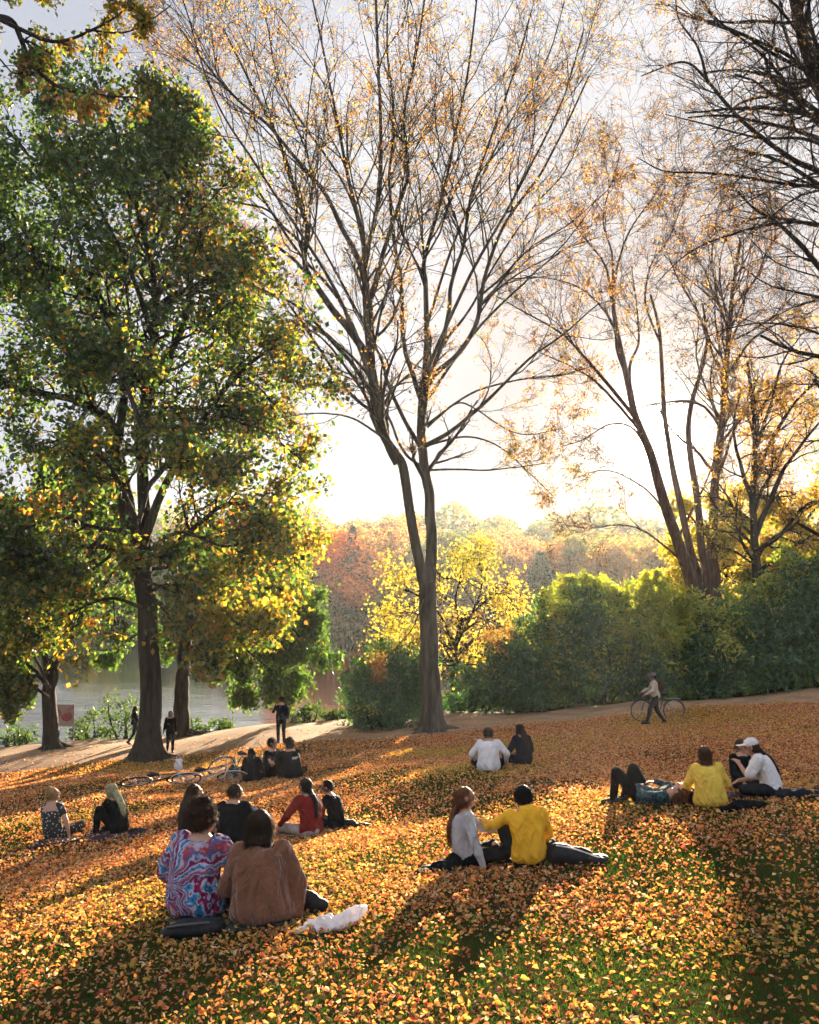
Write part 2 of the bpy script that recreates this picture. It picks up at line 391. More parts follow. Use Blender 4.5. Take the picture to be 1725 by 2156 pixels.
# ---------------------------------------------------------------- centre tree (bare-ish, twin stems)
def PP(lst, d0, dz=0.0):
    """picture polyline -> points about d0 metres away; each item (px,py[,depth offset])"""
    o = []
    for it in lst:
        o.append(P(it[0], it[1], d0 + (it[2] if len(it) > 2 else 0)))
    return o
D = 32.2
ctr_base = G(912, 1538); D = ctr_base.y
def autumn(p, seed=3):
    n = len(p); f = snoise(p, .55, seed) + rng.normal(size=n) * .35
    a_ = pick([(.24, .125, .045), (.18, .085, .035), (.30, .18, .06), (.12, .08, .04)], [4, 3, 2, 3], n)
    b_ = pick([(.17, .15, .04), (.12, .11, .04), (.28, .2, .05)], [2, 2, 2], n)
    return np.where((f > .35)[:, None], b_, a_)
limbs = [
 (PP([(912, 1552), (910, 1480), (906, 1400), (903, 1300), (900, 1225)], D), .36, .29, 1.1, True),
 # left stem
 (PP([(893, 1235), (872, 1130), (852, 1000), (838, 960), (800, 900), (786, 820), (782, 740), (778, 640)], D), .19, .13),
 (PP([(838, 975), (815, 930), (800, 880), (790, 800), (775, 720), (768, 600), (775, 520), (800, 400), (800, 200), (790, -60)], D - .3), .17, .045),
 (PP([(782, 760), (740, 700), (700, 650), (655, 585), (640, 540), (648, 480), (620, 400), (590, 300), (540, 200), (470, 60)], D + .5), .15, .035),
 (PP([(778, 650), (760, 560), (720, 480), (680, 400), (620, 330), (560, 260), (470, 180), (380, 60)], D - .8), .11, .03),
 (PP([(776, 640), (770, 560), (760, 480), (735, 380), (715, 280), (690, 150), (650, -40)], D + .9), .11, .03),
 (PP([(778, 640), (800, 560), (830, 460), (860, 360), (850, 240), (880, 100), (900, -60)], D - .2), .10, .03),
 (PP([(795, 850), (745, 770), (700, 720), (640, 655), (580, 620), (500, 590), (430, 560)], D - 1.2), .085, .02),
 (PP([(655, 585), (600, 530), (540, 500), (470, 470), (400, 430)], D + 1.2), .07, .018),
 (PP([(645, 520), (600, 480), (560, 440), (480, 420), (420, 370), (380, 300)], D + .2), .055, .016),
 # right stem
 (PP([(905, 1235), (908, 1130), (900, 1020), (888, 930), (890, 850), (893, 800)], D + .1), .21, .13),
 (PP([(893, 860), (905, 800), (960, 750), (1000, 690), (1015, 620), (1030, 550), (1070, 460), (1130, 380), (1180, 290), (1240, 160)], D + .6), .12, .03),
 (PP([(893, 850), (897, 760), (900, 700), (896, 600), (893, 560), (905, 500), (935, 400), (960, 280), (990, 120), (1010, -60)], D - .5), .12, .03),
 (PP([(890, 850), (870, 790), (850, 720), (845, 600), (830, 500), (820, 380), (830, 250), (815, 100), (820, -60)], D + .8), .10, .03),
 (PP([(900, 790), (925, 740), (945, 660), (950, 600), (975, 520), (990, 420), (1030, 300), (1080, 160), (1120, 20)], D - .9), .10, .028),
 (PP([(885, 940), (850, 880), (815, 800), (795, 740), (700, 560), (640, 460), (560, 400)], D - 1.0), .08, .02),
 (PP([(893, 940), (960, 900), (1040, 830), (1110, 760), (1190, 700), (1260, 640)], D - 1.5), .085, .022),
 (PP([(900, 990), (960, 988), (1020, 990), (1080, 985), (1150, 975)], D - 1), .045, .014),
 (PP([(893, 985), (850, 950), (815, 870), (780, 820), (700, 780), (650, 760), (600, 740)], D + 1.6), .06, .016),
 (PP([(1015, 620), (1060, 580), (1120, 520), (1200, 470), (1280, 400)], D + 1.3), .05, .015),
 (PP([(935, 720), (990, 650), (1040, 560), (1120, 440), (1190, 360), (1240, 250)], D + 2.4), .06, .016),
 (PP([(900, 900), (960, 850), (1000, 860), (1060, 900), (1110, 915), (1170, 905)], D - 1.4), .04, .012),
 (PP([(800, 880), (730, 820), (650, 700), (560, 580), (470, 520), (400, 500)], D + 2.2), .07, .018),
 (PP([(786, 800), (720, 640), (620, 520), (500, 330), (420, 230), (350, 130)], D + 1.6), .08, .02),
 (PP([(790, 820), (700, 600), (560, 380), (450, 200), (380, -20)], D - 2.4), .07, .02),
 (PP([(778, 640), (740, 420), (600, 200), (560, 40), (520, -60)], D + 2.2), .06, .02),
 (PP([(893, 850), (1000, 700), (1100, 600), (1180, 530), (1260, 500)], D + 2.6), .07, .018),
 (PP([(900, 780), (980, 600), (1080, 420), (1180, 220), (1230, 60)], D - 2.4), .07, .02),
 (PP([(895, 700), (960, 500), (1050, 300), (1150, 130), (1200, -40)], D + 1.9), .06, .018),
 (PP([(890, 900), (990, 830), (1090, 800), (1180, 790), (1250, 770)], D + 1.8), .05, .015),
 (PP([(820, 930), (740, 880), (660, 870), (590, 880)], D - 1.8), .045, .012),
 (PP([(893, 940), (980, 920), (1050, 940), (1120, 1000), (1170, 1050)], D + .8), .045, .012),
 (PP([(905, 1180), (930, 1215), (965, 1225), (1010, 1290), (1040, 1330)], D - .8), .03, .01),
 (PP([(893, 1260), (870, 1320), (830, 1370), (800, 1400)], D - .9), .025, .01),
]
tree('beech_tree', 'tall twin stemmed nearly bare tree standing in the middle of the slope', 'tree', limbs, B_beech,
     [(8, .3, 30, .55, .5, 9, .12, .07), (6, .12, 34, .55, .6, 6, .16, .05), (5, .12, 38, .6, .6, 5, .2, .03), (2, .1, 40, .65, .6, 4, .25, 0)],
     dict(n=62000, size=(.06, .12), col=autumn, rmin=.0085, lmax=[6.0, 3.0, 1.6, .9], w=.7, spread=.09,
          keep=lambda p: rng.random(len(p)) < np.clip(.68 + .4 * snoise(p, .5, 11), .25, 1)), ctr_base)

# ---------------------------------------------------------------- oak on the left
ob = G(312, 1600); D = ob.y; OB = ob
def oakcol(p):
    n = len(p); zz = p[:, 2]
    f = snoise(p, .42, 5) * .8 + rng.normal(size=n) * .6
    f = f + .045 * (13 - zz) + .085 * (p[:, 0] + 9.5) - .02
    g = pick([(.022, .056, .018), (.038, .08, .02), (.07, .11, .022)], [3, 3, 2], n)
    y_ = pick([(.20, .18, .025), (.30, .23, .03), (.13, .17, .025), (.28, .15, .025)], [3, 3, 4, 1.5], n)
    o_ = pick([(.42, .17, .03), (.36, .11, .03)], [2, 1], n)
    c = np.where((f > .45)[:, None], y_, g); s = snoise(p, .8, 9)
    return np.where(((f > .55) & (s > .55))[:, None], o_, c)
limbs = [
 (PP([(312, 1608), (312, 1560), (318, 1450), (310, 1330), (306, 1250), (292, 1180), (270, 1080), (254, 1000), (245, 930)], D), .38, .24, 1.5, True),
 (PP([(300, 1250), (305, 1100), (300, 960), (310, 800), (330, 640), (300, 480), (250, 300), (200, 170)], D + .3), .25, .04),
 (PP([(248, 1010), (235, 900), (180, 850), (100, 830), (20, 810), (-80, 780)], D - .5), .2, .05),
 (PP([(245, 950), (260, 820), (240, 700), (180, 600), (110, 560), (0, 525), (-90, 500)], D - .2), .16, .04),
 (PP([(300, 1150), (350, 1020), (430, 880), (490, 800), (560, 740), (620, 720)], D - .6), .16, .035),
 (PP([(300, 1200), (400, 1120), (480, 1060), (560, 1080), (640, 1120)], D - 1.4), .11, .025),
 (PP([(310, 820), (380, 700), (400, 600), (420, 480), (330, 330), (300, 200)], D + 1), .14, .03),
 (PP([(285, 1160), (200, 1150), (100, 1160), (0, 1180), (-60, 1190)], D - 1.2), .10, .03),
 (PP([(262, 1080), (180, 1040), (90, 1050), (0, 1080), (-80, 1080)], D + .8), .10, .03),
 (PP([(330, 650), (410, 600), (480, 580), (560, 560)], D - .8), .09, .02),
 (PP([(250, 720), (150, 480), (90, 380), (40, 300), (-20, 240)], D + .6), .10, .03),
 (PP([(305, 1250), (360, 1230), (430, 1250), (500, 1310), (560, 1330)], D - 1.7), .06, .02),
 (PP([(300, 1280), (230, 1260), (150, 1290), (80, 1330), (20, 1370)], D - 1.5), .06, .02),
 (PP([(245, 940), (150, 760), (60, 640), (-30, 600)], D + 1.6), .08, .02),
 (PP([(240, 800), (120, 640), (30, 440), (-40, 380)], D - 1.4), .08, .02),
 (PP([(330, 640), (380, 480), (400, 380), (390, 280)], D + 2), .07, .02),
 (PP([(320, 700), (270, 560), (200, 420), (160, 330), (130, 230)], D - 1.6), .09, .02),
 (PP([(310, 900), (420, 860), (520, 880), (600, 940), (650, 980)], D + 1.8), .09, .02),
 (PP([(300, 560), (360, 420), (370, 300), (340, 200)], D + .2), .07, .02),
 (PP([(290, 1100), (330, 1000), (420, 960), (520, 1000)], D - 3.2), .08, .02),
 (PP([(290, 1100), (230, 980), (150, 930), (60, 940)], D - 3.0), .08, .02),
 (PP([(300, 900), (250, 780), (200, 720), (100, 700)], D - 3.4), .08, .02),
 (PP([(310, 800), (400, 760), (470, 700), (500, 640)], D + 3.0), .08, .02),
 (PP([(270, 1130), (180, 1190), (110, 1240), (30, 1260), (-60, 1290)], D + 2.0), .08, .02),
 (PP([(300, 1200), (380, 1190), (450, 1180), (530, 1200), (610, 1180)], D + 1.9), .08, .02),
 (PP([(300, 1240), (350, 1290), (400, 1360), (440, 1390)], D - 2.2), .05, .015),
 (PP([(300, 1180), (330, 1170), (360, 1200), (380, 1260)], D - 2.6), .05, .015),
 (PP([(300, 1150), (280, 1160), (250, 1190), (215, 1240)], D - 2.6), .05, .015),
 (PP([(300, 1220), (380, 1250), (450, 1270), (520, 1300), (560, 1340)], D - .6), .06, .02),
 (PP([(290, 1120), (200, 1110), (120, 1090), (40, 1120), (-40, 1150)], D - 2.2), .08, .02),
 (PP([(280, 1120), (220, 1180), (150, 1220), (70, 1210), (-20, 1220)], D - .4), .07, .02),
 (PP([(300, 1170), (380, 1120), (470, 1150), (560, 1140), (640, 1200)], D - 2.4), .07, .02),
]
tree('oak_tree', 'big green and yellow leafy oak with flared dark trunk at left', 'tree', limbs, B_oak,
     [(13, .2, 52, .42, .5, 7, .18, .02), (7, .15, 50, .6, .6, 5, .22, .0), (5, .1, 50, .6, .65, 4, .28, -.02)],
     dict(n=112000, size=(.13, .24), col=oakcol, keep=lambda p: rng.random(len(p)) < np.clip(.7 + .9 * snoise(p, 1.0, 13), .04, 1), rmin=.012, lmax=[3.4, 2.0, 1.1], w=.85, spread=.24), ob)

exec_veg = True
# ---------------------------------------------------------------- lake-side tree behind the oak (weeping, green)
def greencol(p, seed=21, yel=.55):
    n = len(p); f = snoise(p, .6, seed) + rng.normal(size=n) * .3
    g = pick([(.035, .085, .022), (.055, .115, .022), (.085, .15, .025)], [3, 3, 2], n)
    y_ = pick([(.25, .24, .03), (.18, .2, .025), (.36, .2, .03)], [3, 3, 1], n)
    return np.where((f > yel)[:, None], y_, g)
b2 = G(382, 1555, 30); D = b2.y + .6; b2 = Vector((b2.x, D, Hf(b2.x, D)))
limbs = [
 (PP([(382, 1562), (383, 1500), (383, 1440), (388, 1380), (395, 1300)], D), .33, .2, .25, True),
 (PP([(392, 1330), (440, 1270), (520, 1230), (590, 1240), (650, 1290)], D + .5), .12, .03),
 (PP([(390, 1350), (420, 1300), (470, 1280), (540, 1300), (600, 1350)], D - .8), .1, .03),
 (PP([(395, 1310), (420, 1200), (450, 1130), (500, 1080)], D + 1), .1, .03),
 (PP([(392, 1330), (340, 1270), (280, 1240), (230, 1270)], D + .5), .08, .02),
 (PP([(392, 1320), (450, 1330), (520, 1370), (580, 1420)], D - .2), .07, .02),
 (PP([(392, 1320), (470, 1240), (560, 1210), (640, 1240), (668, 1330)], D + 1.6), .07, .02),
 (PP([(392, 1340), (480, 1330), (560, 1360), (620, 1440)], D + 1.0), .06, .02),
 (PP([(400, 1300), (500, 1290), (600, 1310), (665, 1390)], D + .2), .06, .02),
 (PP([(392, 1360), (450, 1370), (510, 1410), (545, 1470)], D + .4), .05, .02),
 (PP([(392, 1350), (340, 1330), (280, 1340), (240, 1380)], D + 1.4), .05, .02),
]
tree('lakeside_tree', 'smaller lakeside tree with drooping green crown just behind the oak', 'tree', limbs, B_dark,
     [(9, .3, 50, .4, .5, 6, .2, -.14), (6, .2, 45, .6, .6, 5, .2, -.2), (4, .1, 45, .6, .6, 4, .25, -.2)],
     dict(n=44000, size=(.11, .21), col=greencol, keep=lambda p: rng.random(len(p)) < np.clip(.75 + .8 * snoise(p, 1.0, 15), .04, 1), rmin=.012, lmax=[2.2, 1.3, .8], w=.7, spread=.14), b2)

# dark tree at the far left edge
b3 = G(108, 1580, 30); D = b3.y + .4; b3 = Vector((b3.x, D, Hf(b3.x, D)))
limbs = [
 (PP([(108, 1588), (106, 1520), (104, 1460), (112, 1400), (140, 1350), (165, 1300)], D), .3, .17, .3, True),
 (PP([(165, 1310), (185, 1240), (200, 1150), (190, 1050), (150, 950)], D), .16, .05),
 (PP([(104, 1440), (90, 1340), (70, 1240), (20, 1150), (-40, 1080)], D + .2), .15, .04),
 (PP([(104, 1450), (60, 1400), (20, 1390), (-40, 1400)], D - .8), .08, .02),
 (PP([(150, 1340), (110, 1280), (60, 1250), (0, 1240)], D - 1.2), .08, .02),
 (PP([(100, 1400), (110, 1330), (150, 1270), (210, 1250)], D + 1), .07, .02),
 (PP([(104, 1470), (60, 1440), (30, 1460), (0, 1490)], D - 1), .05, .02),
 (PP([(70, 1250), (40, 1180), (60, 1100), (100, 1040)], D + 1), .07, .02),
 (PP([(104, 1450), (70, 1380), (30, 1340), (-20, 1330)], D - 1.8), .05, .02),
 (PP([(108, 1420), (90, 1360), (100, 1310), (130, 1290)], D - 2), .05, .02),
 (PP([(104, 1470), (70, 1450), (20, 1440), (-30, 1450)], D - .2), .05, .02),
]
tree('leaning_tree', 'dark forked tree leaning right by the path at the left edge', 'tree', limbs, B_dark,
     [(8, .25, 50, .42, .5, 6, .2, -.06), (6, .2, 48, .6, .6, 5, .24, -.08), (4, .1, 50, .6, .65, 4, .3, -.08)],
     dict(n=36000, size=(.13, .25), col=lambda p: oakcol(p), keep=lambda p: rng.random(len(p)) < np.clip(.7 + .9 * snoise(p, 1.0, 14), .04, 1), rmin=.012, lmax=[2.4, 1.4, .8], w=.8, spread=.15), b3)

# ---------------------------------------------------------------- multi-stem tree behind the hedge, under the sun
D = 43.0
b4 = Vector((P(1475, 1300, D).x, D, 0)); b4.z = Hf(b4.x, b4.y)
def gz(px, d):                     # picture point of the ground under px at distance d
    x = P(px, 1300, d).x; return Vector((x, d, Hf(x, d)))
def stemcol(p):
    n = len(p); f = snoise(p, .5, 31) + rng.normal(size=n) * .3
    a_ = pick([(.32, .16, .05), (.22, .10, .04), (.36, .22, .05)], [3, 3, 3], n)
    b_ = pick([(.22, .2, .04), (.3, .26, .04)], [1, 1], n)
    return np.where((f > .5)[:, None], b_, a_)
def stem(lst, d, r0, r1):
    pts = PP(lst, d); return ([gz(lst[0][0], d) - Vector((0, 0, .2))] + pts, r0, r1)
limbs = [
 stem([(1462, 1262), (1440, 1180), (1400, 1060), (1372, 960), (1340, 880), (1322, 800), (1300, 700), (1290, 620)], D, .33, .08),
 stem([(1474, 1250), (1455, 1160), (1430, 1050), (1408, 940), (1395, 820), (1390, 700), (1370, 620)], D + .8, .23, .05),
 stem([(1492, 1250), (1478, 1150), (1465, 1030), (1450, 900), (1470, 800), (1490, 720), (1480, 640)], D + 1.2, .24, .05),
 stem([(1507, 1240), (1500, 1130), (1508, 1000), (1520, 900), (1530, 800), (1535, 700), (1545, 600), (1560, 500)], D + .3, .28, .06),
 (PP([(1345, 890), (1290, 820), (1230, 750), (1180, 700), (1110, 660), (1040, 620)], D), .10, .02),
 (PP([(1350, 910), (1300, 850), (1250, 800), (1200, 770), (1130, 740)], D - 1), .08, .02),
 (PP([(1322, 800), (1300, 740), (1290, 680), (1240, 620), (1180, 590), (1100, 580)], D + .6), .08, .02),
 (PP([(1290, 640), (1275, 560), (1230, 500), (1190, 440)], D), .07, .02),
 (PP([(1292, 640), (1300, 560), (1330, 480), (1380, 410), (1420, 350)], D + .5), .07, .02),
 (PP([(1290, 630), (1290, 540), (1270, 460), (1290, 380), (1310, 310)], D - .5), .06, .02),
 (PP([(1340, 890), (1325, 780), (1345, 720), (1340, 640), (1330, 560)], D + .5), .09, .02),
 (PP([(1372, 960), (1330, 900), (1280, 895), (1230, 925), (1180, 940)], D - 1.5), .06, .015),
 (PP([(1390, 720), (1360, 640), (1370, 560), (1410, 500), (1440, 420)], D + 1), .06, .02),
 (PP([(1530, 800), (1500, 740), (1470, 660), (1430, 590), (1400, 520)], D), .09, .02),
 (PP([(1532, 790), (1580, 720), (1640, 680), (1700, 660)], D - .6), .08, .02),
 (PP([(1540, 650), (1590, 590), (1620, 520), (1680, 450)], D + .4), .07, .02),
 (PP([(1535, 700), (1510, 620), (1500, 540), (1510, 460)], D - .4), .06, .02),
 (PP([(1445, 1190), (1400, 1150), (1350, 1115), (1300, 1105), (1240, 1112), (1190, 1105)], D - 1.2), .06, .014),
 (PP([(1350, 1115), (1320, 1080), (1315, 1030)], D - 1.2), .025, .01),
 (PP([(1425, 1120), (1380, 1050), (1330, 1010), (1270, 990), (1200, 1010)], D - .6), .05, .014),
 (PP([(1430, 1130), (1470, 1050), (1500, 980), (1505, 930)], D + 1.6), .07, .02),
]
limbs = [(l[0], l[1], l[2], 0, k < 3) for k, l in enumerate(limbs)]
tree('multi_stem_tree', 'clump of four slender stems coloured reddish by painted glare rising behind the hedge below the sun', 'tree', limbs, B_glare,
     [(8, .35, 34, .55, .45, 8, .13, .05), (6, .12, 36, .6, .6, 6, .18, .03), (5, .1, 40, .6, .6, 5, .22, .01), (2, .1, 42, .6, .65, 4, .26, 0)],
     dict(n=7000, size=(.05, .11), col=stemcol, rmin=.012, lmax=[5.0, 2.8, 1.6, .9], w=.7, spread=.12), b4)

# dark branchy tree rising from the hedge at the right edge
D = 40.0; b5 = gz(1595, D)
limbs = [
 (([b5 - Vector((0, 0, .2))] + PP([(1594, 1240), (1590, 1160), (1586, 1060), (1590, 960), (1585, 860), (1575, 760)], D)), .25, .05),
 (PP([(1590, 1130), (1620, 1060), (1650, 990), (1700, 920), (1760, 850)], D), .14, .03),
 (PP([(1586, 1060), (1560, 980), (1545, 900), (1560, 820)], D - .4), .1, .03),
 (PP([(1590, 1160), (1640, 1130), (1690, 1070), (1740, 1050), (1800, 1040)], D - 1), .1, .03),
 (PP([(1590, 1000), (1640, 900), (1690, 830), (1760, 780)], D + .5), .1, .03),
 (PP([(1588, 1150), (1550, 1110), (1520, 1080), (1490, 1040)], D + .4), .08, .02),
 (PP([(1590, 950), (1620, 860), (1650, 760), (1700, 690)], D), .08, .02),
 (PP([(1590, 1210), (1640, 1200), (1690, 1190), (1760, 1160)], D - .8), .08, .02),
 (PP([(1590, 1190), (1545, 1160), (1510, 1150), (1480, 1120)], D - .5), .06, .02),
]
def rightcol(p):
    n = len(p); f = snoise(p, .6, 41) + rng.normal(size=n) * .35 + .06 * (12 - p[:, 2])
    a_ = pick([(.28, .15, .04), (.2, .1, .035), (.33, .24, .04)], [3, 3, 3], n)
    b_ = pick([(.14, .16, .03), (.25, .24, .03), (.08, .12, .025)], [1, 1, 1], n)
    return np.where((f > .1)[:, None], b_, a_)
tree('hedge_tree', 'dark wide branching tree rising out of the hedge at the right edge', 'tree', limbs, B_dark,
     [(8, .2, 45, .42, .5, 6, .2, 0), (6, .15, 45, .6, .6, 5, .24, 0), (5, .1, 45, .6, .65, 4, .3, 0)],
     dict(n=13000, size=(.08, .15), col=rightcol, rmin=.012, lmax=[3.0, 1.7, 1.0], w=.75, spread=.14), b5)

# near tree whose trunk stands just outside the frame on the right
D = 21.0; b6 = gz(1990, D)
limbs = [
 ([b6 - Vector((0, 0, .2))] + PP([(1985, 1300), (1960, 900), (1900, 620), (1830, 420), (1760, 250), (1700, 100), (1660, -60)], D), .42, .1),
 (PP([(1960, 820), (1860, 700), (1750, 590), (1690, 520), (1640, 470), (1590, 440), (1550, 400)], D), .10, .018),
 (PP([(1850, 460), (1740, 370), (1660, 330), (1560, 250), (1490, 170), (1440, 130), (1350, 160)], D - .5), .085, .012),
 (PP([(1940, 760), (1800, 650), (1700, 620), (1620, 600), (1560, 560)], D + .8), .055, .012),
 (PP([(1900, 600), (1780, 420), (1640, 385), (1500, 365), (1400, 360), (1340, 330)], D + .6), .06, .01),
 (PP([(1760, 260), (1680, 200), (1600, 110), (1520, 50), (1460, -20)], D), .055, .012),
 (PP([(1780, 300), (1700, 160), (1650, 60), (1640, -60)], D - .8), .05, .012),
 (PP([(1930, 720), (1820, 760), (1720, 700), (1620, 680), (1540, 690), (1460, 720)], D), .04, .009),
 (PP([(1880, 560), (1760, 480), (1640, 470), (1520, 500), (1440, 540), (1380, 600)], D - .6), .045, .009),
 (PP([(1820, 400), (1720, 300), (1600, 290), (1480, 260), (1400, 240)], D - 1), .045, .009),
 (PP([(1490, 170), (1470, 100), (1430, 40), (1420, -30)], D - .5), .035, .01),
 (PP([(1840, 440), (1740, 260), (1650, 180), (1590, 30)], D + 1.2), .045, .01),
]
def darkcol(p):
    n = len(p); return pick([(.20, .11, .035), (.12, .075, .03), (.28, .14, .04), (.3, .22, .05)], [3, 4, 2, 1], n)
tree('spreading_tree', 'near tree leaning in from the right edge with dark arching bare boughs', 'tree', limbs, B_dark,
     [(17, .12, 40, .45, .32, 8, .13, .02), (7, .12, 40, .6, .5, 6, .16, .01), (5, .1, 45, .6, .6, 5, .2, 0)],
     dict(n=12000, size=(.035, .07), col=darkcol, rmin=.0042, lmax=[3.6, 2.0, 1.1], w=.7, spread=.06), b6)

# near tree whose trunk stands just outside the frame on the left; its twigs cross the top left corner
D = 15.0; b7 = gz(-330, D)
limbs = [
 ([b7 - Vector((0, 0, .2))] + PP([(-330, 1500), (-320, 1000), (-300, 600), (-260, 300), (-200, 100), (-150, -60)], D), .34, .12),
 (PP([(-260, 280), (-120, 100), (-20, 40), (30, 50), (60, 120), (120, 180), (210, 200), (290, 205)], D), .075, .012),
 (PP([(-200, 80), (-80, 10), (40, 60), (120, 88), (200, 60), (250, 30), (290, -10)], D - .4), .05, .01),
 (PP([(180, 62), (260, 68), (320, 40), (360, 10)], D - .4), .018, .008),
 (PP([(-220, 140), (-100, 20), (20, -10), (100, -30), (200, -40)], D + .3), .05, .01),
 (PP([(-280, 420), (-160, 250), (-60, 160), (-10, 120), (30, 155), (80, 140)], D + .2), .03, .008),
]
tree('overhanging_tree', 'near oak at left whose leafy dark twigs cross the top left corner', 'tree', limbs, B_dark,
     [(7, .4, 45, .16, .5, 5, .2, .02), (4, .2, 45, .6, .6, 4, .24, 0), (4, .1, 45, .6, .65, 3, .3, 0)],
     dict(n=5200, size=(.06, .12), col=lambda p: np.where((rng.random(len(p)) > .5)[:, None], greencol(p), autumn(p)), rmin=.005, lmax=[1.2, .6, .35], w=.8, spread=.06), b7)

# ---------------------------------------------------------------- shrubs
def shrub(name, label, lobes, n, size, colf, base, cat='shrub', group=None, stems=14, mat_=M_rhodo, width=.42, shell=.55, whorl=True):
    """lobes: list of (centre, radii)"""
    root = empty(name, base, label, cat, group)
    vol = np.array([r[0] * r[1] + r[0] * r[2] + r[1] * r[2] for c, r in lobes]); 
    # every lobe carries leafy clumps over its surface
    ncl = max(30, int(40 * len(lobes))); lj = rng.choice(len(lobes), ncl, p=vol / vol.sum())
    LC = np.array([tuple(c) for c, r in lobes])[lj]; LRr = np.array([r for c, r in lobes])[lj]; uu = nrm(rng.normal(size=(ncl, 3)))
    cc_ = LC + uu * LRr * rng.uniform(.6, 1.14, (ncl, 1)); cr_s = LRr.mean(1, keepdims=True) * rng.uniform(.14, .46, (ncl, 1)) * (1.25 if shell > .3 else 1.6)
    li = rng.integers(0, ncl, n)
    C = cc_[li]; RR = cr_s[li] * np.array([[1, 1, .8]])
    u = nrm(rng.normal(size=(n, 3)) + uu[li] * .7); rad = 1 - np.abs(rng.normal(size=n)) * (1 - shell) * .7
    p = C + u * RR * rad[:, None]
    p += rng.normal(size=p.shape) * .05
    k = p[:, 2] > H(p[:, 0], p[:, 1]) + .05; p = p[k]; u = u[k]; n = len(p)
    ax = nrm(u * .9 + rng.normal(size=(n, 3)) * .65 + np.array([0, 0, -.1])); nm = rng.normal(size=(n, 3)) * .5 + u + np.array([0, 0, .5])
    V, Q, kk = leaf_arrays(p, rng.uniform(size[0], size[1], n), width, .2, ax, nm, True)
    fastmesh('foliage', V - np.array(base), Q, mat_, root, np.repeat(colf(p), kk, 0), smooth=False)
    # stems reaching into each lobe
    T = Tubes(); cs = np.array([tuple(c) for c, r in lobes]); k = np.arange(stems) % len(lobes)
    tgt = cs[k] + nrm(rng.normal(size=(stems, 3))) * np.array([r for c, r in lobes])[k] * .75
    bx = tgt.mean(0) * 0 + np.array([base[0], base[1], 0]) + (tgt - np.array(base)) * np.array([.45, .45, 0]) + rng.normal(size=(stems, 3)) * np.array([.15, .15, 0])
    bx[:, 2] = H(bx[:, 0], bx[:, 1]) - .05
    mid = (bx + tgt) / 2 + rng.normal(size=(stems, 3)) * .12
    pts = np.stack([resample([bx[q], mid[q], tgt[q]], 8) for q in range(stems)])
    T.add(pts, np.linspace(.05, .012, 9)[None], 6); T.build('branches', B_dark, root, base)
    return root
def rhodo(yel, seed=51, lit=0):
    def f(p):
        n = len(p); v = snoise(p, .7, seed) + rng.normal(size=n) * .35 + .32 * (p[:, 2] - 6.9)  # sunlit tops put into the leaf colour: yellower with height
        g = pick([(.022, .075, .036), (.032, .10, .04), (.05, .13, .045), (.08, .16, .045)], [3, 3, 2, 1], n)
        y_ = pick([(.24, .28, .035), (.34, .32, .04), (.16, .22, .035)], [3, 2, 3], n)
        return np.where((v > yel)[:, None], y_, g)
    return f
def lobesfrom(items, d):
    o = []
    for (px, py, r, rz, *dd) in items:
        dy = d + (dd[0] if dd else 0); c = P(px, py, dy); o.append((c, (r, r * .9, rz)))
    return o
def fit(items, d): # each lobe also gets a lower companion so the shrub reaches the ground
    o = lobesfrom(items, d); ex = []
    for c, r in o:
        g = Hf(c.x, c.y); z = c.z - r[2] * .9
        while z > g + .2:
            ex.append((Vector((c.x + rng.uniform(-.3, .3), c.y - .25 * rng.random(), z)), (r[0] * 1.05, r[1] * 1.05, r[2]))); z -= r[2] * 1.1
    if d == HD0:
        for c, r in o:
            for _ in range(2): ex.append((c + Vector((rng.uniform(-.8, .8) * r[0], rng.uniform(-.4, .3), r[2] * rng.uniform(.55, 1.0))), (rng.uniform(.28, .5),) * 3))
    return o + ex
HD0 = 38.5
def pb(px, d): return tuple(gz(px, d))
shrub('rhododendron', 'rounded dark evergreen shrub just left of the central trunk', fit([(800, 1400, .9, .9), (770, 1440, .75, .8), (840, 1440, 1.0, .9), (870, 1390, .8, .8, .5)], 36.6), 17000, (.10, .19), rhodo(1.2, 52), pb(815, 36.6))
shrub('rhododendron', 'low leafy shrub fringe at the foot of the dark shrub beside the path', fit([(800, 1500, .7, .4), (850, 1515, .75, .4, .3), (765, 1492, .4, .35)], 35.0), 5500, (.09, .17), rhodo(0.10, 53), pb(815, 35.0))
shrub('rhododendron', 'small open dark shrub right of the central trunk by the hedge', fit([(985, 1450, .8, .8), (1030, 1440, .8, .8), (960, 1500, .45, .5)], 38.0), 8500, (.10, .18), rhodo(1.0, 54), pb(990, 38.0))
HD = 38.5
shrub('rhododendron', 'hedge bush with top coloured sunlit yellow green sloping down at the left end', fit([(1080, 1400, 1.0, 1.0, -.3), (1130, 1350, 1.0, .9), (1170, 1310, 1.0, .9, .3), (1110, 1440, 1.1, 1.0, -.8)], HD), 19000, (.12, .25), rhodo(0.30, 55), pb(1120, HD), group='evergreen bushes of the long hedge')
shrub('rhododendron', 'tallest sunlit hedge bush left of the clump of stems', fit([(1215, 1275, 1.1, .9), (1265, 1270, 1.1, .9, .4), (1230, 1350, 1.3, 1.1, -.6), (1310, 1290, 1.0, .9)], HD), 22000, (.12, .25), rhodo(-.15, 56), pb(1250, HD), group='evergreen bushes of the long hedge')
shrub('rhododendron', 'hedge bush coloured sunlit yellow green at the foot of the clump of stems', fit([(1360, 1270, 1.1, .9), (1410, 1280, 1.1, .9, .3), (1380, 1360, 1.3, 1.1, -.6), (1335, 1330, 1.0, .9)], HD), 22000, (.12, .25), rhodo(-.2, 57), pb(1375, HD), group='evergreen bushes of the long hedge')
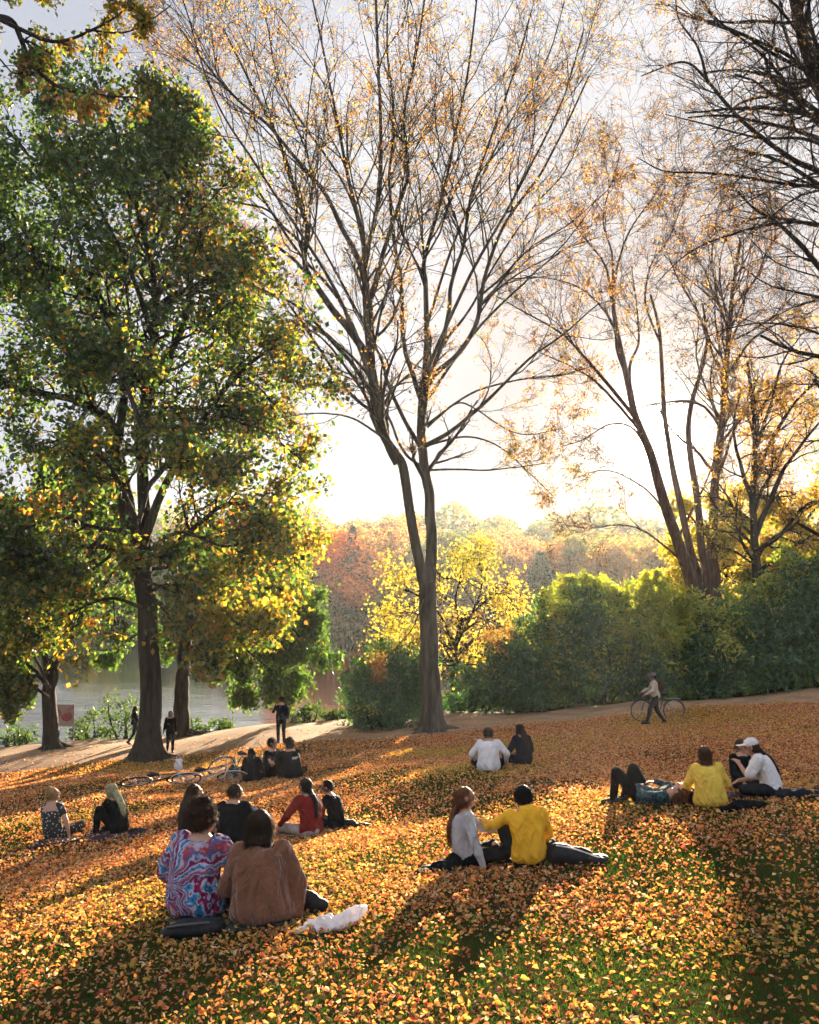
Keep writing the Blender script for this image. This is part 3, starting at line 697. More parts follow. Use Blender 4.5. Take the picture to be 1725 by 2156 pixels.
shrub('rhododendron', 'dull green hedge bush right of the walking cyclist', fit([(1480, 1320, 1.1, 1.0), (1530, 1300, 1.2, 1.0, .2), (1500, 1390, 1.3, 1.1, -.7)], HD), 21000, (.12, .25), rhodo(0.35, 58), pb(1505, HD), group='evergreen bushes of the long hedge')
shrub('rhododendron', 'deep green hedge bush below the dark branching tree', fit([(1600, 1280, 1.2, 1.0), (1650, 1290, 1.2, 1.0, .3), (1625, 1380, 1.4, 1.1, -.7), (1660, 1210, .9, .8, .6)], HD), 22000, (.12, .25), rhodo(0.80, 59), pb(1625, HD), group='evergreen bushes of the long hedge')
shrub('rhododendron', 'tall dark hedge bush cut by the right edge', fit([(1710, 1230, 1.3, 1.1), (1760, 1250, 1.4, 1.1), (1725, 1340, 1.5, 1.2, -.7), (1820, 1260, 1.4, 1.2)], HD), 22000, (.12, .25), rhodo(0.85, 60), pb(1745, HD), group='evergreen bushes of the long hedge')

# yellow small tree behind the central trunk
D = 41.5; b8 = gz(960, D)
def yellowcol(p):
    n = len(p); f = snoise(p, .8, 71) + rng.normal(size=n) * .3
    a_ = pick([(.34, .28, .05), (.36, .31, .06), (.30, .21, .045)], [3, 3, 1], n); b_ = pick([(.26, .26, .04), (.2, .22, .04)], [1, 1], n)
    return np.where((f > .5)[:, None], b_, a_)
limbs = [
 ([b8 - Vector((0, 0, .2))] + PP([(955, 1420), (960, 1360), (975, 1300)], D), .16, .09),
 (PP([(960, 1370), (930, 1300), (890, 1260), (850, 1240), (820, 1230)], D), .07, .02),
 (PP([(965, 1350), (1000, 1280), (1015, 1230), (1010, 1180)], D), .07, .02),
 (PP([(965, 1380), (1020, 1330), (1070, 1320), (1110, 1340)], D - .5), .06, .02),
 (PP([(960, 1400), (900, 1370), (850, 1350), (790, 1370)], D - 1.0), .06, .02),
 (PP([(960, 1400), (1010, 1380), (1050, 1380), (1090, 1400)], D - .9), .05, .02),
 (PP([(970, 1330), (960, 1260), (975, 1210), (1000, 1160)], D + .5), .05, .02),
 (PP([(975, 1310), (1030, 1260), (1060, 1250), (1090, 1280)], D + .6), .05, .02),
 (PP([(970, 1390), (960, 1400), (1000, 1410), (1040, 1420)], D - 1.6), .04, .02),
 (PP([(960, 1390), (920, 1390), (880, 1385), (820, 1400)], D - 1.8), .04, .02),
 (PP([(965, 1340), (1010, 1310), (1040, 1350), (1060, 1370)], D - 1.2), .04, .02),
 (PP([(960, 1400), (1000, 1400), (1040, 1410), (1080, 1400)], D - 3), .04, .02),
 (PP([(960, 1400), (900, 1400), (850, 1390), (800, 1395)], D - 4), .04, .02),
 (PP([(960, 1350), (900, 1300), (850, 1290), (800, 1300)], D - .5), .04, .02),
]
tree('maple_tree', 'small glowing yellow leaved tree behind the central trunk', 'tree', limbs, B_dark,
     [(9, .2, 50, .6, .5, 6, .16, 0), (6, .15, 50, .65, .6, 5, .2, -.03), (4, .1, 50, .7, .65, 4, .26, -.05)],
     dict(n=9000, size=(.09, .17), col=yellowcol, rmin=.006, lmax=[2.4, 1.5, 1.0], w=.8, spread=.2), b8)
# yellow foliage tree behind the hedge on the right
D = 47.0
for lb, px, top, n_ in (('yellow leaved tree glowing behind the clump of stems', 1500, 1080, 7000), ('yellow green tree behind the hedge near the right edge', 1690, 1060, 9000)):
    bb = gz(px, D)
    limbs = [([bb - Vector((0, 0, .2))] + PP([(px, 1260), (px - 5, top + 90), (px + 5, top - 10)], D), .2, .04)] + \
        [(PP([(px, 1280 - 35 * q), (px + (q % 2 * 2 - 1) * 45, 1240 - 38 * q), (px + (q % 2 * 2 - 1) * (125 - 12 * q), 1220 - 38 * q)], D + (q % 3 - 1) * 1.2), .07, .02) for q in range(6)]
    tree('maple_tree', lb, 'tree', limbs, B_dark, [(9, .2, 50, .42, .5, 5, .2, 0), (5, .15, 50, .6, .6, 4, .24, -.03), (4, .1, 50, .6, .65, 3, .3, -.05)],
         dict(n=n_, size=(.13, .26), col=yellowcol if px < 1600 else rightcol, rmin=.01, lmax=[2.4, 1.4, .8], w=.8, spread=.2), bb)

# low plants on the bank beyond the path
bankspots = [(20, 38.2, 1.2, .6, 'low yellowing plants on the lake bank at the left edge'), (195, 38.4, .9, 1.0, 'pale leafy plant on the bank beside the notice board'),
             (262, 38.6, .9, 1.5, 'bright green bank plant just left of the oak trunk'), (445, 38.9, .8, .6, 'ragged green plant on the bank right of the lakeside trunk'),
             (640, 38.9, .8, .6, 'low green bank plant right of the standing man'),
             (700, 38.7, .6, .4, 'tiny bank plant where the path meets the water glitter')]
for px, d, r, h, lb in bankspots:
    b_ = gz(px, d)
    lob = [(b_ + Vector((rng.uniform(-r, r) * .7, rng.uniform(-.4, .4), h * rng.uniform(.2, .9))), (r * rng.uniform(.2, .6), r * .4, h * rng.uniform(.2, .6))) for _ in range(5)]
    shrub('bank_plant', lb, lob, 900, (.05, .2), lambda p: greencol(p, 61, .5) * .6, tuple(b_), cat='plant', group='low plants on the lake bank', stems=8, mat_=M_leaf, width=.5, shell=.2)

# ---------------------------------------------------------------- far shore trees
def far_tree(kind, seed):
    r = np.random.default_rng(seed); n = 5200
    if kind == 'conifer':
        t_ = r.uniform(0, 1, n) ** .75; rad = (1 - t_) * .28 + .015; an = r.uniform(0, 6.28, n); rr = np.sqrt(r.uniform(.15, 1, n)) * rad * (1 + .25 * np.sin(an * 5 + t_ * 40))
        p = np.stack([np.cos(an) * rr, np.sin(an) * rr, .06 + t_ * .94 - rr * .25], 1)
    else:
        nl = 22; c = r.normal(size=(nl, 3)) * np.array([.17, .17, .19]) + np.array([0, 0, .6]); c[:, 2] = np.clip(c[:, 2], .3, .86)
        lr_ = r.uniform(.08, .17, nl); li = r.integers(0, nl, n); u = nrm(r.normal(size=(n, 3)))
        p = c[li] + u * (lr_[li] * r.uniform(.55, 1.1, n))[:, None]
    V, Q, k = leaf_arrays(p, r.uniform(.018, .038, n), .8, .3, None, None, False)
    T = Tubes(); T.add(resample([(0, 0, -.02), (.01, 0, .3), (0, .01, .8)], 8)[None], np.linspace(.022, .006, 9)[None], 7)
    br = 16; st = np.zeros((br, 3)); st[:, 2] = r.uniform(.25, .6, br); d_ = nrm(np.concatenate([r.normal(size=(br, 2)), r.uniform(.3, 1.2, (br, 1))], 1))
    T.add(grow(st, d_, r.uniform(.2, .36, br), 5, .15, .05), np.linspace(.008, .002, 6)[None], 4)
    return p, V, Q, k, T
protos = {}
for kd in ('broad', 'conifer'):
    for s in range(4 if kd == 'broad' else 2):
        protos[(kd, s)] = far_tree(kd, 100 + s + (50 if kd == 'conifer' else 0))
palettes = {
 'orange': [(.55, .17, .04), (.62, .24, .05), (.45, .12, .04)], 'green': [(.06, .10, .04), (.08, .13, .04), (.045, .08, .035)],
 'yellow': [(.30, .26, .06), (.22, .21, .05), (.34, .24, .06)], 'brown': [(.24, .13, .07), (.18, .11, .06), (.28, .17, .08)],
 'dark': [(.03, .06, .03), (.045, .075, .035)], 'olive': [(.15, .15, .05), (.11, .13, .045)]}
pmesh = {}
def put_far(px, d, top, kind, pal, wide, label, k_=0):
    x = P(px, 1300, d).x; z = Hf(x, d); h = P(px, top, d).z - z
    key = (kind, k_ % (4 if kind == 'broad' else 2), pal)
    if key not in pmesh:
        p, V, Q, k, T = protos[key[:2]]
        root = empty('conifer' if kind == 'conifer' else 'broadleaf_tree', (0, 0, 0), label, 'tree', 'trees on the far shore')
        c = pick(palettes[pal], [1] * len(palettes[pal]), len(p), .22)
        fastmesh('crown', V, Q, M_leaf, root, np.repeat(c, k, 0), smooth=False); T.build('trunk', B_dark, root); pmesh[key] = root
        o = root
    else:
        s_ = pmesh[key]; o = s_.copy(); COL.objects.link(o)
        for ch in s_.children:
            c = ch.copy(); COL.objects.link(c); c.parent = o
        o['label'] = label
    o.location = (x, d, z - .2); o.scale = (h * wide, h * wide, h); o.rotation_euler = (0, 0, rng.uniform(0, 6))
far = [
 # px, distance, top y, kind, palette, width, label
 (655, 170, 1105, 'broad', 'orange', 1.5, 'bright orange tree on the far shore mirrored in the lake'),
 (700, 171, 1112, 'broad', 'orange', .8, 'copper orange tree beside the tall conifer on the far shore'),
 (742, 171, 1105, 'conifer', 'dark', 1.0, 'tall dark conifer on the far shore left of the central trunk'),
 (775, 173, 1150, 'conifer', 'green', 1.0, 'second green conifer on the far shore nearest the central trunk'),
 (800, 182, 1100, 'broad', 'brown', .9, 'brown tree crown behind the far conifers'),
 (840, 171, 1180, 'broad', 'yellow', .9, 'yellow green tree on the far shore behind the trunk'),
 (880, 178, 1140, 'broad', 'olive', 1.0, 'olive tree on the far shore hidden behind the twin stems'),
 (945, 174, 1170, 'broad', 'green', 1.0, 'green tree on the far shore right of the central trunk'),
 (1010, 176, 1150, 'broad', 'yellow', 1.0, 'pale yellow tree on the far shore above the yellow maple'),
 (1075, 180, 1130, 'broad', 'brown', 1.0, 'bare brownish tree on the far shore over the hedge end'),
 (1140, 172, 1160, 'conifer', 'green', 1.6, 'broad hazy green conifer on the far shore'),
 (1200, 178, 1120, 'broad', 'brown', 1.1, 'brown tree right of the hazy green conifer'),
 (1265, 176, 1120, 'broad', 'olive', 1.1, 'olive brown tree above the hedge on the far shore'),
 (1330, 160, 1130, 'broad', 'brown', 1.1, 'grey brown twiggy tree left of the clump of stems'),
 (1400, 166, 1120, 'broad', 'olive', 1.1, 'olive tree glimpsed between the slender stems'),
 (1490, 170, 1100, 'broad', 'yellow', 1.1, 'hazy yellow tree glimpsed right of the slender stems'),
 (1570, 168, 1100, 'broad', 'green', 1.1, 'hazy green tree behind the dark branching tree'),
 (1660, 165, 1080, 'broad', 'olive', 1.2, 'hazy olive tree behind the hedge at right'),
 (1750, 165, 1070, 'broad', 'brown', 1.2, 'hazy brown tree behind the right edge'),
 (590, 170, 1160, 'broad', 'olive', 1.0, 'olive tree on the far shore left of the orange tree'),
 (530, 174, 1150, 'broad', 'green', 1.1, 'green tree on the far shore behind the drooping crown'),
 (470, 170, 1170, 'broad', 'brown', 1.0, 'brown tree on the far shore behind the lakeside trunk'),
 (400, 172, 1150, 'broad', 'green', 1.1, 'green far tree seen between the two left trunks'),
 (330, 170, 1160, 'conifer', 'dark', 1.4, 'dark conifer on the far shore behind the oak trunk'),
 (260, 172, 1170, 'broad', 'green', 1.1, 'grey green far tree left of the oak trunk'),
 (190, 170, 1180, 'broad', 'olive', 1.1, 'olive far tree left of the oak over the water'),
 (120, 172, 1170, 'broad', 'green', 1.1, 'far green tree behind the leaning tree'),
 (40, 170, 1170, 'broad', 'brown', 1.1, 'far brown tree behind the left edge'),
 (-40, 172, 1160, 'broad', 'green', 1.1, 'far green tree cut by the left edge'),
]
for q, (px, d, top, kd, pal, wd, lb) in enumerate(far): put_far(px, d, top + 0, kd, pal, wd, lb, q)
ridge = ['brown', 'olive', 'green', 'dark', 'olive', 'green', 'brown']
ORD = ['first', 'second', 'third', 'fourth', 'fifth', 'sixth', 'seventh', 'eighth', 'ninth', 'tenth', 'eleventh', 'twelfth']
cnt_w = {}
def where(px):
    side = 'left' if px < 890 else 'right'; k = cnt_w.get((side, q_row[0]), 0); cnt_w[(side, q_row[0])] = k + 1
    return ORD[k] + ' one %s of the twin stems' % side
q_row = [0]
q = 0
for d, ty, step in ((215, 1118, 62), (265, 1108, 50)):
    q_row[0] = d
    for px in range(560, 1480, step):
        pal = ridge[(q * 5 + q // 3) % 7]; q += 1
        put_far(px + (d > 250) * 20, d + rng.uniform(-8, 8), ty + rng.uniform(-14, 8) - (22 if 760 < px < 850 else 0), 'conifer' if q % 9 == 4 else 'broad', pal, rng.uniform(1.0, 1.4),
                'hazy %s tree in the %s, %s' % ({'dark': 'dark green'}.get(pal, pal), 'hill row' if d < 250 else 'skyline row', where(px)), q)
# far wood closing the hill
nw = 30000; wx = rng.uniform(-260, 240, nw); wy = rng.uniform(285, 335, nw); ph = rng.integers(0, 99999)
wz = H(wx, wy) + rng.uniform(0, 1, nw) ** .8 * (8 + 3 * np.sin(wx * .13) + 2 * np.sin(wx * .41 + 2))
wp = np.stack([wx, wy, wz], 1); V, Q, k = leaf_arrays(wp, rng.uniform(.9, 1.9, nw), .9, .3, None, None, False)
wc = pick([(.14, .10, .06), (.10, .11, .05), (.05, .09, .04), (.2, .12, .05)], [2, 3, 4, 1], nw)
tag(fastmesh('far_wood', V, Q, M_leaf, None, np.repeat(wc, k, 0), smooth=False), 'hazy wood closing the hill beyond the lake', 'wood', kind='stuff')
nw = 16000; wx = rng.uniform(-120, 90, nw); wy = rng.uniform(163, 180, nw)
wp = np.stack([wx, wy, np.maximum(H(wx, wy), 0) + rng.uniform(0, 1, nw) ** 1.3 * (3.2 + 1.5 * np.sin(wx * .3))], 1); V, Q, k = leaf_arrays(wp, rng.uniform(.4, .9, nw), .9, .3, None, None, False)
wc = pick([(.14, .13, .05), (.07, .1, .04), (.26, .16, .06)], [3, 3, 2], nw)
tag(fastmesh('shore_thicket', V, Q, M_leaf, None, np.repeat(wc, k, 0), smooth=False), 'low mixed thicket along the far waterline', 'thicket', kind='stuff')
# ---------------------------------------------------------------- people
Vc = lambda *a: np.array(a, float)
class Parts:
    """closed pieces that are fused into one continuous surface"""
    def __init__(s): s.V = []; s.F = []; s.n = 0
    def loft(s, rings, k=14):
        """rings: (centre, rx, ry, xdir, ydir)"""
        an = np.arange(k) * 2 * math.pi / k; V = []
        for c, rx, ry, xd, yd in rings:
            V.append(c + np.outer(np.cos(an) * rx, xd) + np.outer(np.sin(an) * ry, yd))
        V = np.concatenate(V + [np.array([rings[0][0], rings[-1][0]])]); m_ = len(rings); F_ = []
        i0 = len(V) - 2
        for r in range(m_ - 1):
            for q in range(k):
                a, b = r * k + q, r * k + (q + 1) % k; F_.append((a, b, b + k, a + k))
        for q in range(k):
            F_.append((i0, (q + 1) % k, q)); F_.append((i0 + 1, (m_ - 1) * k + q, (m_ - 1) * k + (q + 1) % k))
        s.V.append(V); s.F += [tuple(v + s.n for v in f) for f in F_]; s.n += len(V); return s
    def cone(s, a, b, ra, rb, k=12, flat=None):
        a, b = np.array(a, float), np.array(b, float); t_ = b - a; l = np.linalg.norm(t_); t_ = t_ / max(l, 1e-6)
        ref = Vc(0, 0, 1) if abs(t_[2]) < .8 else Vc(0, 1, 0)
        if flat is not None: ref = flat[0]
        x = np.cross(t_, ref); x /= np.linalg.norm(x); y = np.cross(t_, x); f = 1 if flat is None else flat[1]; rings = []
        for th in (-80, -55, -25, 0): th = R(th); rings.append((a + t_ * ra * math.sin(th) * f, ra * math.cos(th), ra * math.cos(th) * f, x, y))
        for th in (0, 25, 55, 80): th = R(th); rings.append((b + t_ * rb * math.sin(th) * f, rb * math.cos(th), rb * math.cos(th) * f, x, y))
        return s.loft(rings, k)
    def ell(s, c, r, M=None, k=16):
        M = np.eye(3) if M is None else M; rings = []
        for th in (-82, -62, -40, -20, 0, 20, 40, 62, 82):
            th = R(th); rings.append((c + M[:, 2] * r[2] * math.sin(th), r[0] * math.cos(th), r[1] * math.cos(th), M[:, 0], M[:, 1]))
        return s.loft(rings, k)
    def fuse(s, name, mat_, parent, voxel=.012, smooth=3, fold=0, ffreq=9, seed=1, loc=None, fine=0, relax=.5):
        me = bpy.data.meshes.new('tmp'); me.from_pydata(np.concatenate(s.V).tolist(), [], s.F)
        o = bpy.data.objects.new('tmp', me); COL.objects.link(o)
        r = o.modifiers.new('r', 'REMESH'); r.mode = 'VOXEL'; r.voxel_size = voxel
        sm_ = o.modifiers.new('s', 'SMOOTH'); sm_.factor = relax; sm_.iterations = smooth
        dg = bpy.context.evaluated_depsgraph_get(); ev = o.evaluated_get(dg); m2 = bpy.data.meshes.new_from_object(ev)
        n = len(m2.vertices); V = np.empty(n * 3, np.float32); m2.vertices.foreach_get('co', V); V = V.reshape(-1, 3).astype(float)
        if fold or fine:
            Nn = np.empty(n * 3, np.float32); m2.vertices.foreach_get('normal', Nn); Nn = Nn.reshape(-1, 3)
            st = V * np.array([1, 1, .45]); f = snoise(st, ffreq, seed, 2); f = -np.abs(f) * 1.6 + .5
            V = V + Nn * (f * fold)[:, None]
            if fine: V = V + Nn * (snoise(V, 60, seed + 1, 2) * fine)[:, None]
            m2.vertices.foreach_set('co', V.astype(np.float32).ravel())
        m2.name = name; m2.polygons.foreach_set('use_smooth', [True] * len(m2.polygons)); m2.materials.clear(); m2.materials.append(mat_); m2.update()
        bpy.data.objects.remove(o); bpy.data.meshes.remove(me)
        ob_ = bpy.data.objects.new(name, m2); COL.objects.link(ob_)
        if parent: ob_.parent = parent
        if loc is not None: ob_.location = loc
        return ob_
def unit(v): v = np.array(v, float); return v / max(np.linalg.norm(v), 1e-9)
def ik(a, t, l1, l2, pole):
    d = np.array(t, float) - a; Ld = np.linalg.norm(d); dr = d / Ld; Lc = min(max(Ld, abs(l1 - l2) + .03), (l1 + l2) * .995)
    x = (l1 * l1 - l2 * l2 + Lc * Lc) / (2 * Lc); h = math.sqrt(max(l1 * l1 - x * x, 0)); p = np.array(pole, float); p = unit(p - dr * (p @ dr))
    return a + dr * x + p * h, a + dr * Lc
def rotz(a): c, s_ = math.cos(a), math.sin(a); return np.array([[c, -s_, 0], [s_, c, 0], [0, 0, 1.]])
def rotx(a): c, s_ = math.cos(a), math.sin(a); return np.array([[1, 0, 0], [0, c, -s_], [0, s_, c]])
SK = pmat('skin', (.42, .235, .16), .55, .08, 20, trans=.12, spec=.35)
SK2 = pmat('tan skin', (.33, .18, .115), .55, .08, 20, trans=.1, spec=.35)
EYE = pmat('eye', (.03, .02, .015), .2, .1); LIP = pmat('lip', (.4, .12, .1), .5, .1)
LEGS = {
 'cross': dict(a=[(.10, .36, .06), (-.12, .28, .06)], k=[(-1, .25, .25), (1, .25, .25)], f=[(.8, .5, 0), (-.8, .5, 0)]),
 'knees': dict(a=[(-.13, .40, .07), (.13, .42, .07)], k=[(-.25, .1, 1), (.25, .1, 1)], f=[(-.15, 1, -.1), (.15, 1, -.1)]),
 'stretch': dict(a=[(-.10, .80, .06), (.12, .78, .06)], k=[(0, 0, 1), (0, 0, 1)], f=[(-.2, .4, 1), (.2, .4, 1)]),
 'left_up': dict(a=[(-.16, .38, .07), (-.05, .34, .06)], k=[(-.3, .1, 1), (1, .3, .2)], f=[(-.2, 1, -.1), (-.8, .5, 0)]),
 'right_up': dict(a=[(.05, .34, .06), (.16, .38, .07)], k=[(-1, .3, .2), (.3, .1, 1)], f=[(.8, .5, 0), (.2, 1, -.1)]),
 'side_l': dict(a=[(-.42, .12, .06), (-.30, .28, .06)], k=[(-.1, 1, .2), (.5, 1, .2)], f=[(-.6, -.4, 0), (-.8, -.2, 0)]),
 'side_r': dict(a=[(.30, .28, .06), (.42, .12, .06)], k=[(-.5, 1, .2), (.1, 1, .2)], f=[(.8, -.2, 0), (.6, -.4, 0)]),
 'stand': dict(a=[(-.10, -.02, .08), (.11, .03, .08)], k=[(0, 1, 0), (0, 1, 0)], f=[(-.2, 1, -.1), (.3, 1, -.1)]),
 'walk': dict(a=[(-.07, .27, .09), (.07, -.27, .13)], k=[(0, 1, 0), (0, 1, 0)], f=[(0, 1, .05), (0, 1, -.5)]),
}
def person(label, px, py, heading, legs='cross', lean=5, side=0, twist=0, hyaw=0, hpitch=0, arms=None, apole=None, hpx=None,
           top=None, bottom=None, shoe=None, hair=('short', None), skin=SK, wide=1.0, face=False, voxel=.014, tm=1.0, sleeve=1.0,
           topname='shirt', skirt=None, neckline=.93, fold=.013, hood=False, hem=-.12, cap=None, extra=None, group=None, bottomname='trousers', bag=None, dmax=70, hs=1.0, flare=0.0):
    g = G(px, py, dmax=dmax)
    sit = legs not in ('stand', 'walk')
    root = None
    hz = .105 if sit else .90
    P0 = Vc(0, 0, hz); la, sa = R(lean), R(side)
    u = unit(Vc(math.sin(sa) * math.cos(la), math.sin(la) * math.cos(sa), math.cos(la) * math.cos(sa)))
    rr = rotz(-R(twist)) @ Vc(1, 0, 0); rr = unit(rr - u * (rr @ u)); fw = np.cross(u, rr)
    rp = Vc(1, 0, 0); rp = unit(rp - u * (rp @ u)); fp = np.cross(u, rp)
    def spine(t_): return P0 + u * t_ * .50 - fp * (.045 * math.sin(math.pi * min(max(t_, 0), 1)) if sit else .01)
    def fr(t_): x = unit(rp * (1 - t_) + rr * t_); return x, np.cross(u, x)
    prof = [(-.14, .09, .08), (-.06, .155, .115), (.06, .168, .125), (.25, .150, .112), (.45, .145, .107), (.65, .160, .115), (.82, .170, .112), (.92, .150, .095), (1.0, .085, .072), (1.06, .058, .058)]
    def torso(pt, infl, t0, t1, w=1.0):
        ts = [t for t, _, _ in prof]; rx = [a for _, a, _ in prof]; ry = [a for _, _, a in prof]; rings = []
        for t_ in np.linspace(t0, t1, 14):
            x, y = fr(min(max(t_, 0), 1)); f = infl + (flare * .12 * max(0, .85 - t_) if infl else 0)
            rings.append((spine(t_), (np.interp(t_, ts, rx)) * wide * w + f, np.interp(t_, ts, ry) * w + f, x, y))
        c, a_, b_, x, y = rings[0]; rings = [(c - u * .015, a_ * .6, b_ * .6, x, y)] + rings
        c, a_, b_, x, y = rings[-1]; rings.append((c + u * .012, a_ * .6, b_ * .6, x, y)); pt.loft(rings, 18)
    S = [spine(.90) - rr * .165 * wide, spine(.90) + rr * .165 * wide]
    if arms is None: arms = [(-.22, .30, .16), (.22, .30, .16)]
    if apole is None: apole = [(-1, -.6, -.6), (1, -.6, -.6)]
    A = []
    for q in range(2):
        t_ = np.array(arms[q], float)
        if not sit and arms[q][2] < .5: t_[2] = arms[q][2]
        el, wr = ik(S[q], t_, .28, .25, apole[q]); A.append((S[q], el, wr))
    lg = LEGS[legs] if isinstance(legs, str) else legs; Lg = []
    for q in range(2):
        h_ = P0 + Vc((-.09, .09)[q], 0, 0); kn, an_ = ik(h_, lg['a'][q], .43, .41, lg['k'][q]); Lg.append((h_, kn, an_, unit(lg['f'][q])))
    nb = spine(1.0); HM = rotz(-R(twist + hyaw)) @ rotx(-R(hpitch)); ud = unit(u * .6 + Vc(0, 0, 1) * (.4 if lean > -60 else 0))
    if lean < -60: HM = rotx(R(80)) @ rotz(-R(hyaw)); ud = u
    hc = nb + ud * .13 + HM[:, 1] * .025; top_z = hc[2] + .125
    body = Parts(); torso(body, 0, -.1, 1.04)
    body.cone(nb - u * .02, hc - ud * .03, .058, .052)
    body.ell(hc + HM[:, 2] * .02 - HM[:, 1] * .008, (.076, .094, .098), HM); body.ell(hc + HM[:, 1] * .035 - HM[:, 2] * .055, (.052, .052, .055), HM)
    body.cone(hc + HM[:, 1] * .085 + HM[:, 2] * .012, hc + HM[:, 1] * .108 - HM[:, 2] * .018, .010, .015)           # nose
    body.cone(hc + HM @ Vc(-.03, .084, .028), hc + HM @ Vc(.03, .084, .028), .014, .014)                              # brow
    body.cone(hc + HM @ Vc(-.018, .084, -.047), hc + HM @ Vc(.018, .084, -.047), .011, .011)
    for sx in (-1, 1): body.ell(hc + HM @ Vc(sx * .078, -.005, -.005), (.012, .022, .032), HM)                       # ears
    for q, (s_, e, w_) in enumerate(A):
        body.cone(s_, e, .050, .040); body.cone(e, w_, .040, .027)
        d = unit(w_ - e); sd_ = np.cross(d, Vc(0, 0, 1)); sd_ = unit(sd_ if np.linalg.norm(sd_) > .1 else Vc(1, 0, 0)); nn = np.cross(sd_, d)
        d2 = unit(d * .9 - nn * .25 * (1 if nn[2] > 0 else -1)); pe = w_ + d2 * .085
        body.loft([(w_ - d * .01, .026, .018, sd_, nn), (w_ + d2 * .03, .036, .016, sd_, nn), (w_ + d2 * .06, .041, .015, sd_, nn), (pe, .040, .012, sd_, nn)], 10)
        cu = nn * (-1 if nn[2] > 0 else 1)
        for f in range(4):
            st = pe + sd_ * (f - 1.5) * .021 - d2 * .01; ll = (.036, .042, .039, .030)[f]; m1 = st + unit(d2 + cu * .25) * ll; m2_ = m1 + unit(d2 * .8 + cu * .8) * ll * .85
            body.cone(st, m1, .0095, .0088, 8); body.cone(m1, m2_, .0088, .0075, 8)
        th = w_ + d2 * .025 + sd_ * .034 * (1 if q == 0 else -1); t1 = th + unit(d2 * .8 + sd_ * .8 * (1 if q == 0 else -1)) * .036
        body.cone(th, t1, .0125, .0105, 8); body.cone(t1, t1 + unit(d2 + cu * .3) * .028, .0105, .009, 8)
    for (h_, kn, an_, fd) in Lg:
        body.cone(h_, kn, .083, .056); body.cone(kn, an_, .056, .037)
        body.ell(kn * .68 + an_ * .32 - unit(np.cross(np.cross(fd, unit(an_ - kn)), unit(an_ - kn))) * 0, (.052, .052, .09), None)
        body.cone(an_ - fd * .045 - Vc(0, 0, .02), an_ + fd * .15 - Vc(0, 0, .035 if sit else .05), .036, .030)
    root = body.fuse('person', skin, None, voxel * .8, 2, loc=g)
    s = 1.0
    if hpx: s = min(max(hpx * g.y / F / top_z, .82), 1.18)
    if sit:
        e = .25; nx_, ny_ = (Hf(g.x + e, g.y) - Hf(g.x - e, g.y)) / (2 * e), (Hf(g.x, g.y + e) - Hf(g.x, g.y - e)) / (2 * e)
        zax = Vector((-nx_, -ny_, 1)).normalized(); qz = Vector((0, 0, 1)).rotation_difference(zax)
        root.rotation_mode = 'QUATERNION'; root.rotation_quaternion = qz @ Matrix.Rotation(-R(heading), 4, 'Z').to_quaternion()
    else: root.rotation_euler = (0, 0, -R(heading))
    root.scale = (s, s, s); tag(root, label, 'person', group)
    if top is not None:
        gt = Parts(); torso(gt, .020 * tm + .004, hem, neckline, 1.0)
        for q, (s_, e, w_) in enumerate(A):
            gt.cone(s_ - rr * (.02 if q else -.02), s_ * .5 + e * .5, .066 * tm ** .5, .060 * tm ** .5)
            if sleeve > .5: gt.cone(s_, e, .062 * tm ** .5, .054 * tm ** .5); f = min((sleeve - .5) * 2, 1) * .97; gt.cone(e, e + (w_ - e) * f, .053 * tm ** .5, .040 * tm ** .5)
            elif sleeve > 0: gt.cone(s_, s_ + (e - s_) * sleeve * 2, .064 * tm, .064 * tm)
        if hood:
            gt.loft([(nb + rr * x * .10 - fw * (.075 + .035 * math.cos(x * 1.4)) + u * .005, .034, .05, fw, u) for x in np.linspace(-1, 1, 9)], 10)
            gt.ell(nb - fw * .135 - u * .07, (.10, .05, .10), np.stack([rr, fw, u], 1))
        if skirt:
            pass
        gt.fuse(topname, top, root, voxel, 2 if tm < 1.3 else 4, fold, 9, int(px), fine=0)
    if bottom is not None:
        bt = Parts(); bt.ell(P0 + Vc(0, 0, .01), (.178 * wide, .135, .105)); ln_ = skirt or 1.0
        for (h_, kn, an_, fd) in Lg:
            bt.cone(h_, kn, .100, .071); f = min(max((ln_ - .5) * 2, 0), 1)
            if f > 0: bt.cone(kn, kn + (an_ - kn) * f * .96, .070, .055)
        bt.fuse(bottomname, bottom, root, voxel, 2, .007, 8, int(px) + 5)
    if shoe is not None:
        for (h_, kn, an_, fd) in Lg:
            sp = Parts(); sp.cone(an_ - fd * .05 - Vc(0, 0, .02), an_ + fd * .165 - Vc(0, 0, .03 if sit else .045), .046, .039); sp.cone(an_, an_ - fd * .02, .045, .045)
            sp.fuse('shoe', shoe, root, voxel, 2)
    # hair
    ht, hm = hair
    if hm is not None:
        ell_ = Parts.ell; hp = Parts(); dn = -HM[:, 2] if lean > -60 else -HM[:, 2]; bk = -HM[:, 1]
        hp.ell(hc + HM @ Vc(0, -.022 - .04 * (hs - 1), .032), (.088 * hs, .098 * hs, .096 * hs), HM)
        if ht in ('bob', 'long', 'ponytail', 'curly'):
            hp.ell(hc + HM @ Vc(0, -.045, -.01), (.088 * hs, .072 * hs, .095 * hs), HM)
        if ht == 'bob': hp.loft([(hc + HM @ Vc(0, -.035 - .01 * q, .02 - .036 * q), (.094 - .003 * q) * hs, (.075 - .005 * q) * hs, HM[:, 0], HM[:, 1]) for q in range(5)], 16)
        if ht == 'curly':
            for q in range(26):
                v = unit(rng.normal(size=3) + Vc(0, -.35, .5)); hp.ell(hc + HM @ (Vc(0, -.02, .035) + v * Vc(.085, .10, .098) * hs), (.026, .026, .026))
